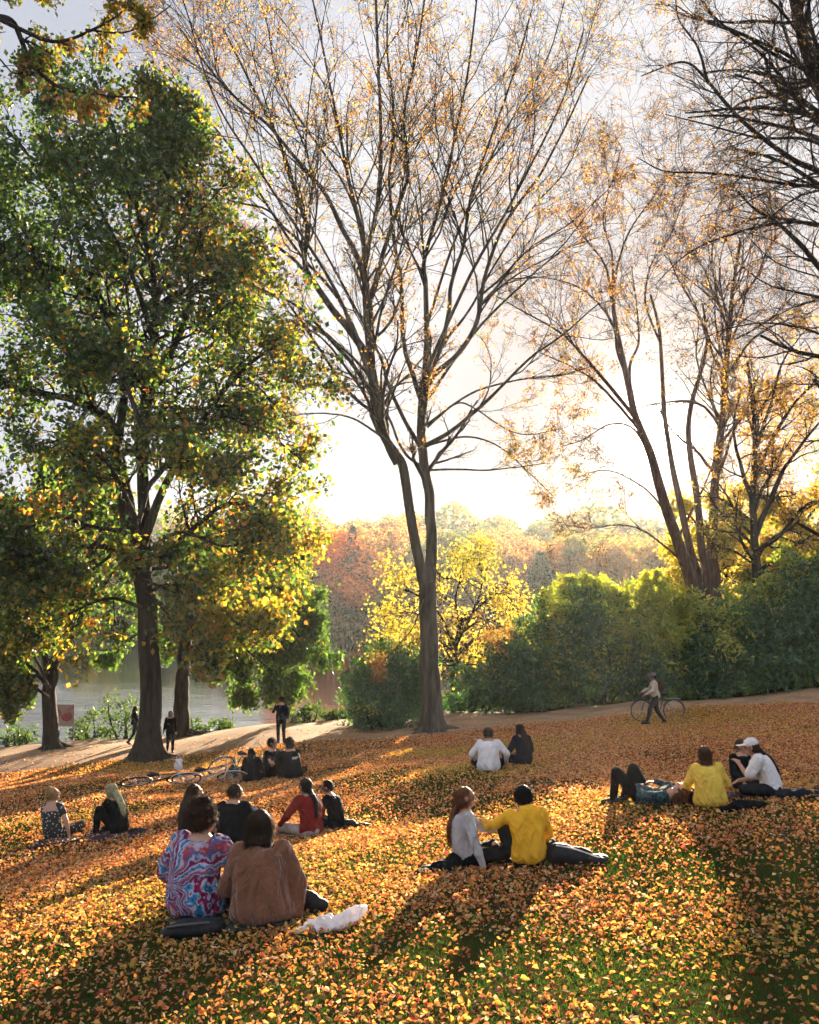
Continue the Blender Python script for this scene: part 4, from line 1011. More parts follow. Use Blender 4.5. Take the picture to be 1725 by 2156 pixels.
        if ht == 'bun': hp.ell(hc + HM @ Vc(0, -.06, .12), (.042, .042, .038), HM)
        if ht in ('long', 'ponytail'):
            a0 = hc + HM @ Vc(0, -.075, .0); wl = .080 if ht == 'long' else .042; pts = []
            for q in range(9):
                t_ = q / 8; b_ = spine(.98 - t_ * .62) - fw * (.125 + (.02 if ht == 'ponytail' else 0)); c = a0 * (1 - sm(t_, 0, .45)) + b_ * sm(t_, 0, .45)
                c = c + HM[:, 0] * .01 * math.sin(t_ * 5); x = rr
                pts.append((c, wl * (1.05 - .55 * t_ ** 2), (.045 if ht == 'long' else .034) * (1 - .4 * t_), x, fw if t_ > .3 else HM[:, 1]))
            hp.loft(pts, 14)
            if ht == 'long':
                for sx in (-1, 1):
                    hp.cone(hc + HM @ Vc(sx * .078, -.01, .0), hc + HM @ Vc(sx * .085, -.01, -.11), .026, .026); hp.cone(hc + HM @ Vc(sx * .085, -.01, -.11), spine(.82) + rr * sx * .10 + fw * .06, .026, .018)
        hob = hp.fuse('hair', hm, root, voxel * .75, 1, .006, 22, int(px) + 9, fine=.0022)
        # loose strands
        me = hob.data; nv = len(me.vertices); Vh = np.empty(nv * 3, np.float32); me.vertices.foreach_get('co', Vh); Nh = np.empty(nv * 3, np.float32); me.vertices.foreach_get('normal', Nh)
        Vh = Vh.reshape(-1, 3); Nh = Nh.reshape(-1, 3); ns_ = (3500 if voxel < .0125 else 1400); ii = rng.integers(0, nv, ns_)
        ln_ = (.04 if ht == 'curly' else .055) * rng.uniform(.5, 1.4, ns_)
        dd = nrm(Nh[ii] * (.8 if ht == 'curly' else .38) + rng.normal(size=(ns_, 3)) * .3 - np.array([0, 0, .9 if ht != 'curly' else 0]))
        T = Tubes(); T.add(grow(Vh[ii] - Nh[ii] * .004, dd, ln_, 4, .35 if ht == 'curly' else .12, -.15), np.linspace(.0016, .0006, 5)[None], 3)
        T.build('hair_strands', hm, hob)
    if cap is not None:
        cp = Parts(); cp.ell(hc + HM @ Vc(0, -.012, .055), (.094, .106, .082), HM); cp.loft([(hc + HM @ Vc(x * .075, .105 + .055 * (1 - x * x), .052 - .012 * x * x), .06, .007, HM[:, 1], HM[:, 2]) for x in np.linspace(-1, 1, 9)], 10)
        cp.fuse('cap', cap, root, voxel * .7, 2)
    if face:
        for sx in (-1, 1): ep = Parts(); ep.ell(hc + HM @ Vc(sx * .030, .083, .012), (.014, .010, .008), HM); ep.fuse('eye', EYE, root, .004, 0)
        lp = Parts(); lp.cone(hc + HM @ Vc(-.018, .092, -.048), hc + HM @ Vc(.018, .092, -.048), .007, .007); lp.fuse('mouth', LIP, root, .005, 0)
    if extra: extra(root, dict(spine=spine, rr=rr, fw=fw, u=u, hc=hc, A=A, L=Lg, nb=nb, HM=HM))
    return root
def cloth(name, c, var=.2, rough=.9, trans=.08, c2=None, sc=9, sheen=0, bump=.25):
    m = pmat(name, c, rough, var, sc, bump, 90, trans, .06, c2, sheen); wrinkle(m); return m
def wrinkle(m):
    t = m.node_tree; tc_ = [n for n in t.nodes if n.type == 'TEX_COORD'][0]; mp_ = N('ShaderNodeMapping', t); mp_.inputs['Scale'].default_value = (1, 1, .55); mp_.inputs['Rotation'].default_value = (0, .5, 0)
    no = N('ShaderNodeTexNoise', t); no.inputs['Scale'].default_value = 6.5; no.inputs['Detail'].default_value = 2; no.inputs['Distortion'].default_value = 1.6
    t.links.new(tc_.outputs['Object'], mp_.inputs[0]); t.links.new(mp_.outputs[0], no.inputs['Vector'])
    b2_ = N('ShaderNodeBump', t); b2_.inputs['Strength'].default_value = .9; b2_.inputs['Distance'].default_value = .10; t.links.new(no.outputs['Fac'], b2_.inputs['Height'])
    bs = [n for n in t.nodes if n.type == 'BUMP' and n != b2_]
    t.links.new(b2_.outputs[0], bs[0].inputs['Normal'] if bs else t.nodes['Principled BSDF'].inputs['Normal'])
BLACK = cloth('black cotton', (.006, .0075, .009), trans=0); NAVY = cloth('navy cotton', (.009, .014, .022), trans=0); DENIM = cloth('washed denim', (.07, .10, .14)); DARKJ = cloth('dark denim', (.012, .016, .024), trans=0)
GREYT = cloth('pale grey trousers', (.30, .29, .28)); WHITEC = cloth('white cotton', (.72, .71, .74), .05, trans=.2); BROWNW = cloth('brown wool', (.16, .07, .04), .15, trans=.05, sheen=.3)
YEL = cloth('mustard yellow fleece', (.75, .42, .03), .08, trans=.2); YEL2 = cloth('pale yellow cotton', (.72, .50, .09), .08, trans=.2); RED = cloth('maroon knit', (.15, .018, .018), .15, trans=.12)
GREYK = cloth('light grey knit', (.36, .37, .40), .08, trans=.15); CREAM = cloth('cream jacket', (.55, .48, .38), .08); TEALP = cloth('teal plaid shirt', (.012, .035, .045), .3, c2=(.07, .12, .14), sc=30)
def hairm(n, c, tr=.3): return pmat(n, c, .6, .35, 30, .3, 120, tr, .15)
H_dk = hairm('dark brown hair', (.026, .014, .009)); H_bk = hairm('black hair', (.006, .006, .007), .15); H_rd = hairm('auburn hair', (.14, .055, .025)); H_bl = hairm('fair hair', (.42, .28, .13), .4)
H_gr = hairm('pale greenish hair', (.38, .37, .22), .4); H_br = hairm('mid brown hair', (.08, .045, .025)); SHOEB = pmat('black shoe', (.02, .02, .02), .6, .2); SHOEW = pmat('white shoe', (.6, .58, .55), .6, .1)
# tie dye: stained rays twisting round a centre low on the back
m = bpy.data.materials.new('tie dye cotton'); m.use_nodes = True; t = m.node_tree; b = t.nodes['Principled BSDF']; b.inputs['Roughness'].default_value = .9; b.inputs['Specular IOR Level'].default_value = .15
tcn = N('ShaderNodeTexCoord', t); no = N('ShaderNodeTexNoise', t); no.inputs['Scale'].default_value = 5; no.inputs['Detail'].default_value = 4
t.links.new(tcn.outputs['Object'], no.inputs['Vector'])
sc_ = N('ShaderNodeVectorMath', t, operation='SCALE'); sc_.inputs['Scale'].default_value = .20; t.links.new(no.outputs['Color'], sc_.inputs[0])
ad = N('ShaderNodeVectorMath', t, operation='ADD'); t.links.new(tcn.outputs['Object'], ad.inputs[0]); t.links.new(sc_.outputs[0], ad.inputs[1])
sp = N('ShaderNodeSeparateXYZ', t); t.links.new(ad.outputs[0], sp.inputs[0])
def mth(op, a, b_=None):
    n_ = N('ShaderNodeMath', t, operation=op)
    for q, v in enumerate((a, b_)):
        if v is None: continue
        if isinstance(v, (int, float)): n_.inputs[q].default_value = v
        else: t.links.new(v, n_.inputs[q])
    return n_.outputs[0]
X_ = mth('ADD', sp.outputs[0], .02); Z_ = mth('SUBTRACT', sp.outputs[2], .42)
ang = mth('ARCTAN2', Z_, X_); rad_ = mth('SQRT', mth('ADD', mth('MULTIPLY', X_, X_), mth('MULTIPLY', Z_, Z_)))
ph_ = mth('ADD', mth('MULTIPLY', ang, 1.27), mth('MULTIPLY', no.outputs['Fac'], 3.4)); fr_ = mth('FRACT', ph_)
cr_ = N('ShaderNodeValToRGB', t); t.links.new(fr_, cr_.inputs[0]); e = cr_.color_ramp.elements
cols = [(0, (.02, .03, .12)), (.14, (.03, .22, .42)), (.24, (.42, .40, .52)), (.30, (.25, .02, .07)), (.46, (.06, .012, .06)), (.56, (.38, .30, .40)), (.64, (.01, .10, .24)), (.78, (.28, .03, .04)), (.90, (.30, .28, .36))]
e[0].position = 0; e[0].color = (*cols[0][1], 1); e[1].position = cols[1][0]; e[1].color = (*cols[1][1], 1)
for p_, c_ in cols[2:]: q_ = e.new(p_); q_.color = (*c_, 1)
t.links.new(cr_.outputs[0], b.inputs['Base Color']); TIEDYE = m; wrinkle(m)
# dark dress with pale sprigs
m = bpy.data.materials.new('sprigged dress cotton'); m.use_nodes = True; t = m.node_tree; b = t.nodes['Principled BSDF']; b.inputs['Roughness'].default_value = .9
tcn = N('ShaderNodeTexCoord', t); vo = N('ShaderNodeTexVoronoi', t); vo.inputs['Scale'].default_value = 22; t.links.new(tcn.outputs['Object'], vo.inputs['Vector'])
cr_ = N('ShaderNodeValToRGB', t); t.links.new(vo.outputs['Distance'], cr_.inputs[0]); e = cr_.color_ramp.elements
e[0].color = (.5, .45, .4, 1); e[0].position = .22; e[1].color = (.018, .02, .022, 1); e[1].position = .32; t.links.new(cr_.outputs[0], b.inputs['Base Color']); SPRIG = m

def fuzz(parts_obj, n, ln, mat_, name='wool_fuzz'):
    me = parts_obj.data; nv = len(me.vertices); Vh = np.empty(nv * 3, np.float32); me.vertices.foreach_get('co', Vh); Nh = np.empty(nv * 3, np.float32); me.vertices.foreach_get('normal', Nh)
    Vh = Vh.reshape(-1, 3); Nh = Nh.reshape(-1, 3); ii = rng.integers(0, nv, n); T = Tubes()
    T.add(grow(Vh[ii], nrm(Nh[ii] + rng.normal(size=(n, 3)) * .5), ln * rng.uniform(.4, 1.2, n), 3, .4, -.1), np.linspace(.0012, .0005, 4)[None], 3); T.build(name, mat_, parts_obj)
def kid(root, nm): return [c for c in root.children if c.name.split('.')[0] == nm][0]

# front pair
p1 = person('person in a tie-dye shirt with curly brown hair, seated front left', 411, 1938, 12, 'cross', lean=6, side=4, twist=-6, hyaw=42, hpitch=6, hpx=238, top=TIEDYE, topname='shirt', bottom=DENIM, shoe=SHOEW,
            hair=('curly', hairm('curly brown hair', (.05, .024, .014), .35)), tm=1.5, voxel=.010, arms=[(-.24, .26, .18), (.26, .24, .20)], wide=.95, fold=.022, hs=1.0, flare=.45)
p2 = person('person in a fuzzy brown sweater with dark bobbed hair, seen from behind', 554, 1952, 2, 'cross', lean=8, hyaw=8, hpitch=8, hpx=224, top=BROWNW, topname='sweater', bottom=BLACK, shoe=SHOEB,
            hair=('bob', H_dk), tm=1.7, flare=.5, hs=1.22, voxel=.010, arms=[(-.20, .26, .22), (.24, .10, .05)], wide=1.02, apole=[(-.6, -.3, -1), (1, -.1, -.2)], fold=.022, neckline=.98)
fuzz(kid(p2, 'sweater'), 9000, .014, BROWNW)
# pairs on the left half
person('person with dark hair half hidden behind the tie-dye shirt wearer', 402, 1790, 40, 'cross', hpx=132, top=NAVY, bottom=BLACK, shoe=SHOEB, hair=('long', H_dk), hyaw=20)
person('broad person in a loose black shirt and short dark hair, turned from camera', 486, 1785, 12, 'cross', hpx=126, top=BLACK, bottom=BLACK, shoe=SHOEB, hair=('short', H_dk), tm=1.5, wide=1.1, flare=.4, hyaw=45, lean=10)
person('person in a maroon sweater with a long black ponytail and pale trousers', 655, 1765, -38, 'cross', hpx=120, top=RED, topname='sweater', bottom=GREYT, shoe=SHOEB, hair=('ponytail', H_bk), tm=1.2, lean=12, twist=-10,
       arms=[(-.34, .30, .20), (.20, .35, .15)])
person('young person in a dark jacket with side-swept black hair beside the maroon sweater', 708, 1748, -68, 'side_r', hpx=100, top=BLACK, topname='jacket', bottom=NAVY, shoe=SHOEB, hair=('short', H_bk), hyaw=-22, hpitch=14, face=True, lean=14, arms=[(-.15, .34, .18), (.24, .02, .05)])
def straps(root, s):
    pass
person('person in a dark sprigged sleeveless dress with fair hair tied up', 115, 1770, 18, 'cross', hpx=107, top=SPRIG, topname='dress', bottom=SPRIG, bottomname='dress_skirt', skirt=.62, shoe=SHOEB, hair=('bun', H_bl), sleeve=0, neckline=.74, hyaw=30, arms=[(-.2, .3, .16), (.28, .02, .05)], lean=4, fold=.003)
person('person in black with long pale greenish hair, facing left at left', 252, 1758, -62, 'left_up', hpx=104, top=BLACK, bottom=BLACK, shoe=SHOEB, hair=('long', H_gr), lean=16, arms=[(-.12, .42, .30), (.10, .42, .28)])
# group at the upper middle
person('person with long black hair and a wide black top, back to camera', 533, 1648, 10, 'cross', hpx=70, top=BLACK, bottom=DARKJ, shoe=SHOEB, hair=('long', H_bk), tm=1.5, flare=.7, wide=1.0, voxel=.017)
person('person in a black tee facing the camera with knees drawn up', 574, 1640, 118, 'knees', hpx=84, top=BLACK, bottom=BLACK, shoe=SHOEB, hair=('short', H_bk), face=True, sleeve=.3, hyaw=-10, voxel=.017, arms=[(-.1, .42, .32), (.12, .42, .34)], lean=8)
def back_print(root, s):
    V = []; Q = []; c = s['spine'](.66) - s['fw'] * .150
    for r_ in range(2):
        for q in range(7 if r_ == 0 else 5):
            p = c + s['rr'] * ((q - 3) * .022 + .02) - s['u'] * .026 * r_; i_ = len(V)
            for a, b_, d_ in ((-1, -1, 0), (1, -1, 0), (1, 1, 0), (-1, 1, 0), (-1, -1, 1), (1, -1, 1), (1, 1, 1), (-1, 1, 1)): V.append(p + s['rr'] * a * .008 + s['u'] * b_ * .009 + s['fw'] * (.02 * d_))
            Q += [[i_, i_ + 1, i_ + 2, i_ + 3], [i_ + 4, i_ + 7, i_ + 6, i_ + 5], [i_, i_ + 4, i_ + 5, i_ + 1], [i_ + 2, i_ + 6, i_ + 7, i_ + 3], [i_, i_ + 3, i_ + 7, i_ + 4], [i_ + 1, i_ + 5, i_ + 6, i_ + 2]]
    fastmesh('back_print', np.array(V), np.array(Q), WHITEC, root, smooth=False)
person('person in a black tee with small white print on the back', 618, 1642, -22, 'left_up', hpx=84, top=BLACK, bottom=BLACK, shoe=SHOEB, hair=('curly', H_bk), sleeve=.35, lean=10, twist=-14, voxel=.016, arms=[(-.34, .34, .36), (-.1, .40, .34)], extra=back_print, wide=1.08)
person('slim person in dark clothes standing on the sandy path', 592, 1566, -14, 'stand', hpx=98, top=NAVY, topname='jacket', bottom=BLACK, shoe=SHOEB, hair=('short', H_dk), lean=0, hyaw=-30, voxel=.018, arms=[(-.22, .28, 1.08), (.24, .05, .86)], apole=[(-.6, -1, -.5), (.6, -1, -.3)])
person('person in dark clothes walking on the path just left of the oak trunk', 283, 1568, 70, 'walk', hpx=74, top=BLACK, topname='coat', bottom=NAVY, shoe=SHOEB, hair=('long', H_dk), lean=2, voxel=.018, arms=[(-.24, -.12, .80), (.22, .24, .86)], apole=[(-.4, -1, -.2), (.4, -1, -.2)])
person('person in a long dark coat walking just right of the oak trunk', 358, 1584, 160, 'walk', hpx=82, top=BLACK, topname='coat', hem=-.75, bottom=BLACK, shoe=SHOEB, hair=('bob', H_rd), lean=2, face=True, voxel=.018, arms=[(-.22, .16, .84), (.24, -.12, .82)], apole=[(-.4, -1, -.2), (.4, -1, -.2)])
# centre pair
person('person in a roomy white shirt and dark trousers, back to camera', 1030, 1626, 6, 'cross', hpx=91, top=WHITEC, bottom=BLACK, shoe=SHOEB, hair=('short', H_dk), tm=1.4, flare=.3, lean=10, hem=-.16, arms=[(-.24, .28, .2), (.34, .26, .18)], voxel=.015, wide=1.05)
person('person in a dark jacket with long dark hair beside the white shirt', 1104, 1613, -34, 'side_l', hpx=85, top=NAVY, topname='jacket', bottom=DARKJ, shoe=SHOEB, hair=('long', H_dk), tm=1.5, lean=12, hyaw=-15, voxel=.015)
# yellow hoodie pair
def cupf(root, s):
    pass
p17 = person('person in a light grey sweater with auburn hair, in profile facing right', 988, 1828, 78, 'cross', hpx=163, top=GREYK, topname='sweater', bottom=BLACK, shoe=SHOEB, hair=('ponytail', H_rd), face=True, lean=2, hyaw=8, voxel=.012,
             arms=[(-.10, .46, .32), (.30, .08, .05)], apole=[(-.6, -1, -.6), (1, -.8, -.1)])
p18 = person('person in a bright yellow hoodie with short black hair, back to camera', 1118, 1826, -8, 'left_up', hpx=163, top=YEL, topname='hoodie', bottom=DARKJ, shoe=SHOEB, hair=('short', H_bk), hood=True, tm=1.25, lean=7, twist=-8, wide=1.08, voxel=.012,
             arms=[(-.40, .36, .48), (.20, .34, .14)], apole=[(-.8, -.2, -.5), (1, -.5, -.5)], hyaw=-12, fold=.018)
# right group
person('person in a pale yellow tee with brown bobbed hair, back to camera', 1498, 1702, 2, 'cross', hpx=125, top=YEL2, bottom=BLACK, shoe=SHOEB, hair=('bob', H_br), tm=1.4, flare=.5, sleeve=.6, lean=6, hem=-.16, voxel=.013, wide=1.0)
person('person in a dark top facing the camera beside the white cap', 1566, 1666, 160, 'cross', hpx=106, top=BLACK, bottom=BLACK, shoe=SHOEB, hair=('short', H_br), face=True, lean=2, voxel=.014, hyaw=-18)
person('person in a white tee and white cap, hand raised to the mouth', 1628, 1680, -72, 'cross', hpx=122, top=WHITEC, bottom=NAVY, shoe=SHOEB, hair=('ponytail', H_dk), cap=WHITEC, face=True, tm=1.4, sleeve=.4, lean=18, hpitch=4, voxel=.013,
       arms=[(-.02, .40, .50), (.16, .44, .24)], apole=[(-.3, .2, -1), (.3, -.4, -1)])
person('person in a teal plaid shirt lying back with knees raised', 1356, 1692, -40, 'knees', lean=-86, hyaw=0, top=TEALP, bottom=BLACK, shoe=SHOEB, hair=('bob', H_rd), voxel=.014,
       arms=[(-.18, -.10, .26), (.18, -.10, .26)], apole=[(-1, 0, -.2), (1, 0, -.2)])
# cyclist on foot
def backpack(root, s):
    b_ = Parts(); c = s['spine'](.62) - s['fw'] * .19; M = np.stack([s['rr'], s['fw'], s['u']], 1); b_.ell(c, (.13, .085, .19), M); b_.ell(c - s['u'] * .06 - s['fw'] * .05, (.10, .05, .09), M)
    for sx in (-1, 1): b_.cone(s['spine'](.9) + s['rr'] * sx * .09 - s['fw'] * .11, s['spine'](.95) + s['rr'] * sx * .09 + s['fw'] * .03, .016, .016); b_.cone(s['spine'](.95) + s['rr'] * sx * .09 + s['fw'] * .03, s['spine'](.6) + s['rr'] * sx * .11 + s['fw'] * .125, .016, .016)
    b_.fuse('backpack', cloth('brown canvas', (.09, .05, .03)), root, .014, 2)
cyc = person('person in a cream jacket and cap walking with a bicycle by the hedge', 1381, 1527, -82, 'walk', hpx=108, top=CREAM, topname='jacket', bottom=DARKJ, shoe=SHOEB, hair=('short', H_dk), cap=cloth('grey cap', (.25, .22, .22)), lean=6, voxel=.016,
       arms=[(-.26, .34, 1.0), (.30, .38, 1.02)], apole=[(-.4, -1, -.6), (.4, -1, -.6)], extra=backpack)
# ---------------------------------------------------------------- bicycles
MET = pmat('bike metal', (.35, .35, .36), .35, .1, spec=.6); MET.node_tree.nodes['Principled BSDF'].inputs['Metallic'].default_value = .8
TYRE = pmat('tyre rubber', (.02, .02, .02), .8, .1); SADD = pmat('saddle vinyl', (.02, .018, .016), .5, .1)
def circ(c, r, n=28, a0=0, a1=2 * math.pi):
    a_ = np.linspace(a0, a1, n); return np.stack([c[0] + r * np.cos(a_), c[1] + a_ * 0, c[2] + r * np.sin(a_)], 1)
def bicycle(label, loc, heading, paint, lie=None, basket=False, sc=1.0):
    root = empty('bicycle', loc, label, 'bicycle')
    def tubes(name, lst, mat_, parent=root, k=8):
        T = Tubes()
        for pts, r in lst: T.add(np.array(pts, float)[None], np.full((1, len(pts)), r) if np.isscalar(r) else np.array(r)[None], k)
        return T.build(name, mat_, parent)
    r = .34; A_, B_ = (-.52, 0, r), (.53, 0, r); bb = (-.06, 0, .29); seat = (-.20, 0, .82); st = (-.17, 0, .74); ht = (.36, 0, .80); hb = (.40, 0, .66)
    for c in (A_, B_):
        w_ = tubes('wheel', [(circ(c, r - .025), .011)], MET); tubes('tyre', [(circ(c, r - .008), .019)], TYRE, w_)
        tubes('spoke', [((np.array(c) + np.array([0, (-1) ** q * .025, 0]), np.array(c) + np.array([math.cos(q * .3926), 0, math.sin(q * .3926)]) * (r - .03)), .0022) for q in range(16)], MET, w_, 4)
        tubes('hub', [((np.array(c) + [0, -.05, 0], np.array(c) + [0, .05, 0]), .02)], MET, w_)
        tubes('mudguard', [(circ(c, r + .03, 16, R(20), R(175)), .012)], paint)
    tubes('frame', [((bb, st, seat), .016), ((bb, hb), .018), ((st, ht), .016), ((bb, A_), .010), ((st, A_), .009), ((ht, hb), .02)], paint)
    tubes('fork', [((hb, (.47, .04, .5), (B_[0], .05, B_[2])), .011), ((hb, (.47, -.04, .5), (B_[0], -.05, B_[2])), .011)], paint)
    tubes('handlebar', [((ht, (.37, 0, .95)), .013), (((.20, -.28, .99), (.30, -.26, 1.0), (.40, -.1, .97), (.40, .1, .97), (.30, .26, 1.0), (.20, .28, .99)), .011)], MET)
    tubes('saddle', [(((-.34, 0, .86), (-.24, 0, .87), (-.10, 0, .86), (-.05, 0, .85)), [.03, .07, .03, .012])], SADD)
    tubes('crank', [((bb + np.array([0, .05, 0]), bb + np.array([.12, .07, -.12])), .009), ((bb - np.array([0, .05, 0]), bb - np.array([.12, .07, -.12])), .009), (((.07, .05, .17), (.07, .15, .17)), .014), (((-.18, -.15, .41), (-.18, -.05, .41)), .014),
                    (circ((bb[0], .045, bb[2]), .085, 20), .006)], MET)
    tubes('luggage_rack', [(((-.22, .06, .72), (-.72, .06, .72)), .006), (((-.22, -.06, .72), (-.72, -.06, .72)), .006), (((-.62, .06, .72), A_), .005), (((-.72, -.06, .72), (-.72, .06, .72)), .006)], MET)
    if basket:
        tubes('basket', [([(.46 + .14 * math.cos(a_) , .17 * math.sin(a_), z) for a_ in np.linspace(0, 2 * math.pi, 18)], .006) for z in np.linspace(.78, 1.0, 6)] + [(((.46 + .11 * math.cos(a_), .14 * math.sin(a_), .76), (.46 + .14 * math.cos(a_), .17 * math.sin(a_), 1.0)), .005) for a_ in np.linspace(0, 6.0, 14)], SADD)
    root.scale = (sc,) * 3
    if lie is None: root.rotation_euler = (0, 0, R(heading))
    else: root.rotation_euler = (Matrix.Rotation(R(heading), 3, 'Z') @ Matrix.Rotation(R(lie), 3, 'X')).to_euler()
    return root
PB1 = pmat('black bike paint', (.02, .022, .025), .35, .1, spec=.6); PB2 = pmat('white bike paint', (.6, .58, .55), .35, .05, spec=.6); PB3 = pmat('teal bike paint', (.03, .10, .11), .35, .1, spec=.6)
g = G(1393, 1522); bicycle('dark upright bicycle being pushed left along the hedge', (g.x, g.y + .42, Hf(g.x, g.y + .42)), 182, PB1, basket=True)
g = G(440, 1652); bicycle('white bicycle lying on the grass near the black-clad group', (g.x, g.y, g.z + .04), 12, PB2, lie=58)
g = G(330, 1655); bicycle('dark bicycle lying flat in the leaves right of the oak roots', (g.x, g.y, g.z + .04), 22, PB1, lie=63)
g = G(492, 1655); bicycle('teal bicycle lying behind the person with long black hair', (g.x - .2, g.y + .9, Hf(g.x - .2, g.y + .9) + .10), -24, PB3, lie=-60)

# ---------------------------------------------------------------- bags, coats, cups
def lump(name, label, cat, px, py, blobs, mat_, heading=0, voxel=.014, fold=.012, extra=None, ff=11, group=None):
    g = G(px, py); o = Parts()
    for b_ in blobs:
        c, r = b_[0], b_[1]; o.ell(np.array(c, float), r, rotz(R(b_[2])) if len(b_) > 2 else None)
    ob_ = o.fuse(name, mat_, None, voxel, 2, fold, ff, int(px), loc=g); e = .2
    zax = Vector((-(Hf(g.x + e, g.y) - Hf(g.x - e, g.y)) / (2 * e), -(Hf(g.x, g.y + e) - Hf(g.x, g.y - e)) / (2 * e), 1)).normalized()
    ob_.rotation_mode = 'QUATERNION'; ob_.rotation_quaternion = Vector((0, 0, 1)).rotation_difference(zax) @ Matrix.Rotation(R(heading), 4, 'Z').to_quaternion()
    tag(ob_, label, cat, group)
    if extra: extra(ob_)
    return ob_
def strap(pts, mat_, w_=.012):
    def f(o):
        T = Tubes(); T.add(resample(pts, 16)[None], np.full((1, 17), w_), 6); T.build('strap', mat_, o)
    return f
NYL = pmat('black nylon', (.008, .009, .012), .6, .2, 8, .3, 50, spec=.2); PLA = pmat('white plastic film', (.75, .70, .72), .3, .06, 10, .4, 30, .35, .6)
lump('backpack', 'black backpack lying against the tie-dye shirt wearer', 'bag', 412, 1972, [((0, 0, .06), (.27, .13, .085)), ((.12, -.03, .07), (.13, .12, .08)), ((-.16, .02, .05), (.12, .12, .06))], NYL, 4, .012, .012, strap([(-.22, -.05, .10), (-.05, -.13, .13), (.15, -.10, .12), (.24, .0, .08)], pmat('strap webbing', (.05, .05, .055), .5, .1)))
lump('plastic_bag', 'crumpled white plastic bag beside the brown sweater', 'bag', 690, 1958, [((-.2, 0, .02), (.10, .07, .022)), ((-.12, .02, .035), (.11, .09, .04)), ((-.03, -.02, .05), (.10, .10, .05)), ((.05, .02, .05), (.10, .09, .055)), ((.12, -.01, .06), (.09, .08, .06)), ((.19, .02, .07), (.08, .06, .06)), ((.25, .03, .10), (.05, .045, .045)), ((.30, .03, .12), (.03, .03, .03)), ((.02, -.09, .03), (.12, .05, .025))], PLA, 8, .008, .035, None, 24)
lump('handbag', 'black bag standing on the leaves right of the brown sweater', 'bag', 652, 1925, [((0, 0, .10), (.11, .09, .12)), ((.07, .02, .07), (.11, .09, .07)), ((-.05, 0, .15), (.06, .06, .08))], NYL, 0, .012, .012)
lump('backpack', 'black rucksack with pale straps right of the yellow hoodie', 'bag', 1206, 1822, [((-.12, 0, .11), (.15, .16, .12)), ((.06, 0, .09), (.16, .15, .09)), ((.24, 0, .05), (.14, .12, .05))], NYL, -4, .014, .012, strap([(-.16, -.08, .22), (.0, -.10, .19), (.16, -.10, .13), (.28, -.08, .08)], WHITEC, .007))
lump('jacket', 'dark jacket spread behind the grey sweater wearer', 'jacket', 935, 1836, [((-.16, -.02, .03), (.16, .10, .035)), ((.03, 0, .06), (.17, .13, .06)), ((.15, .02, .09), (.12, .12, .09))], BLACK, 12, .013, .016)
lump('cap', 'small black cap on the leaves left of the dark jacket', 'cap', 903, 1838, [((0, 0, .035), (.085, .09, .045)), ((-.09, 0, .02), (.05, .06, .01))], NYL, 20, .01, .004)
lump('jacket', 'black coat heaped between yellow tee and white cap wearers', 'jacket', 1562, 1708, [((0, 0, .06), (.2, .13, .07)), ((.16, 0, .05), (.16, .12, .06)), ((-.15, 0, .04), (.12, .1, .05))], BLACK, 0, .014, .018)
lump('jacket', 'dark coat trailing on the leaves right of the white tee', 'jacket', 1682, 1682, [((0, 0, .06), (.2, .13, .07)), ((.18, 0, .03), (.17, .10, .035)), ((-.16, 0, .06), (.12, .12, .07))], NAVY, 0, .014, .018)
lump('handbag', 'dark bag between the lying person and the yellow tee', 'bag', 1452, 1690, [((-.02, 0, .10), (.17, .12, .11)), ((.14, .02, .13), (.08, .08, .07))], NYL, -10, .013, .014)
lump('plastic_bag', 'upright white shopping bag on the leaves right of the oak roots', 'bag', 377, 1625, [((0, 0, .17), (.13, .09, .18)), ((.02, 0, .30), (.12, .07, .07))], PLA, 0, .015, .02, strap([(-.08, 0, .34), (-.04, 0, .44), (.04, 0, .44), (.08, 0, .34)], PLA, .008), 14)
lump('backpack', 'dark backpack left of the seated person with long black hair', 'bag', 492, 1640, [((0, 0, .17), (.14, .11, .18)), ((.0, -.08, .12), (.10, .06, .10))], NYL, 10, .016, .01)
lump('handbag', 'small blue grey bag in the gap before the maroon sweater', 'bag', 602, 1762, [((0, 0, .06), (.17, .10, .07)), ((.12, .04, .06), (.11, .08, .06))], DENIM, 10, .014, .016)
lump('backpack', 'black bag on the leaves behind the side-swept black hair person', 'bag', 742, 1745, [((-.06, 0, .07), (.13, .11, .08)), ((.12, 0, .035), (.18, .10, .04))], NYL, 0, .014, .014)
lump('backpack', 'dark bag right behind the pale greenish hair person', 'bag', 286, 1757, [((0, 0, .04), (.15, .10, .05)), ((.12, 0, .03), (.10, .08, .04))], NYL, 0, .014, .014)
lump('bottle_bag', 'small blue bag left of the maroon sweater group', 'bag', 532, 1722, [((0, 0, .09), (.07, .06, .10)), ((.04, .03, .06), (.07, .06, .06))], cloth('blue cloth', (.10, .17, .28)), 0, .012, .01)
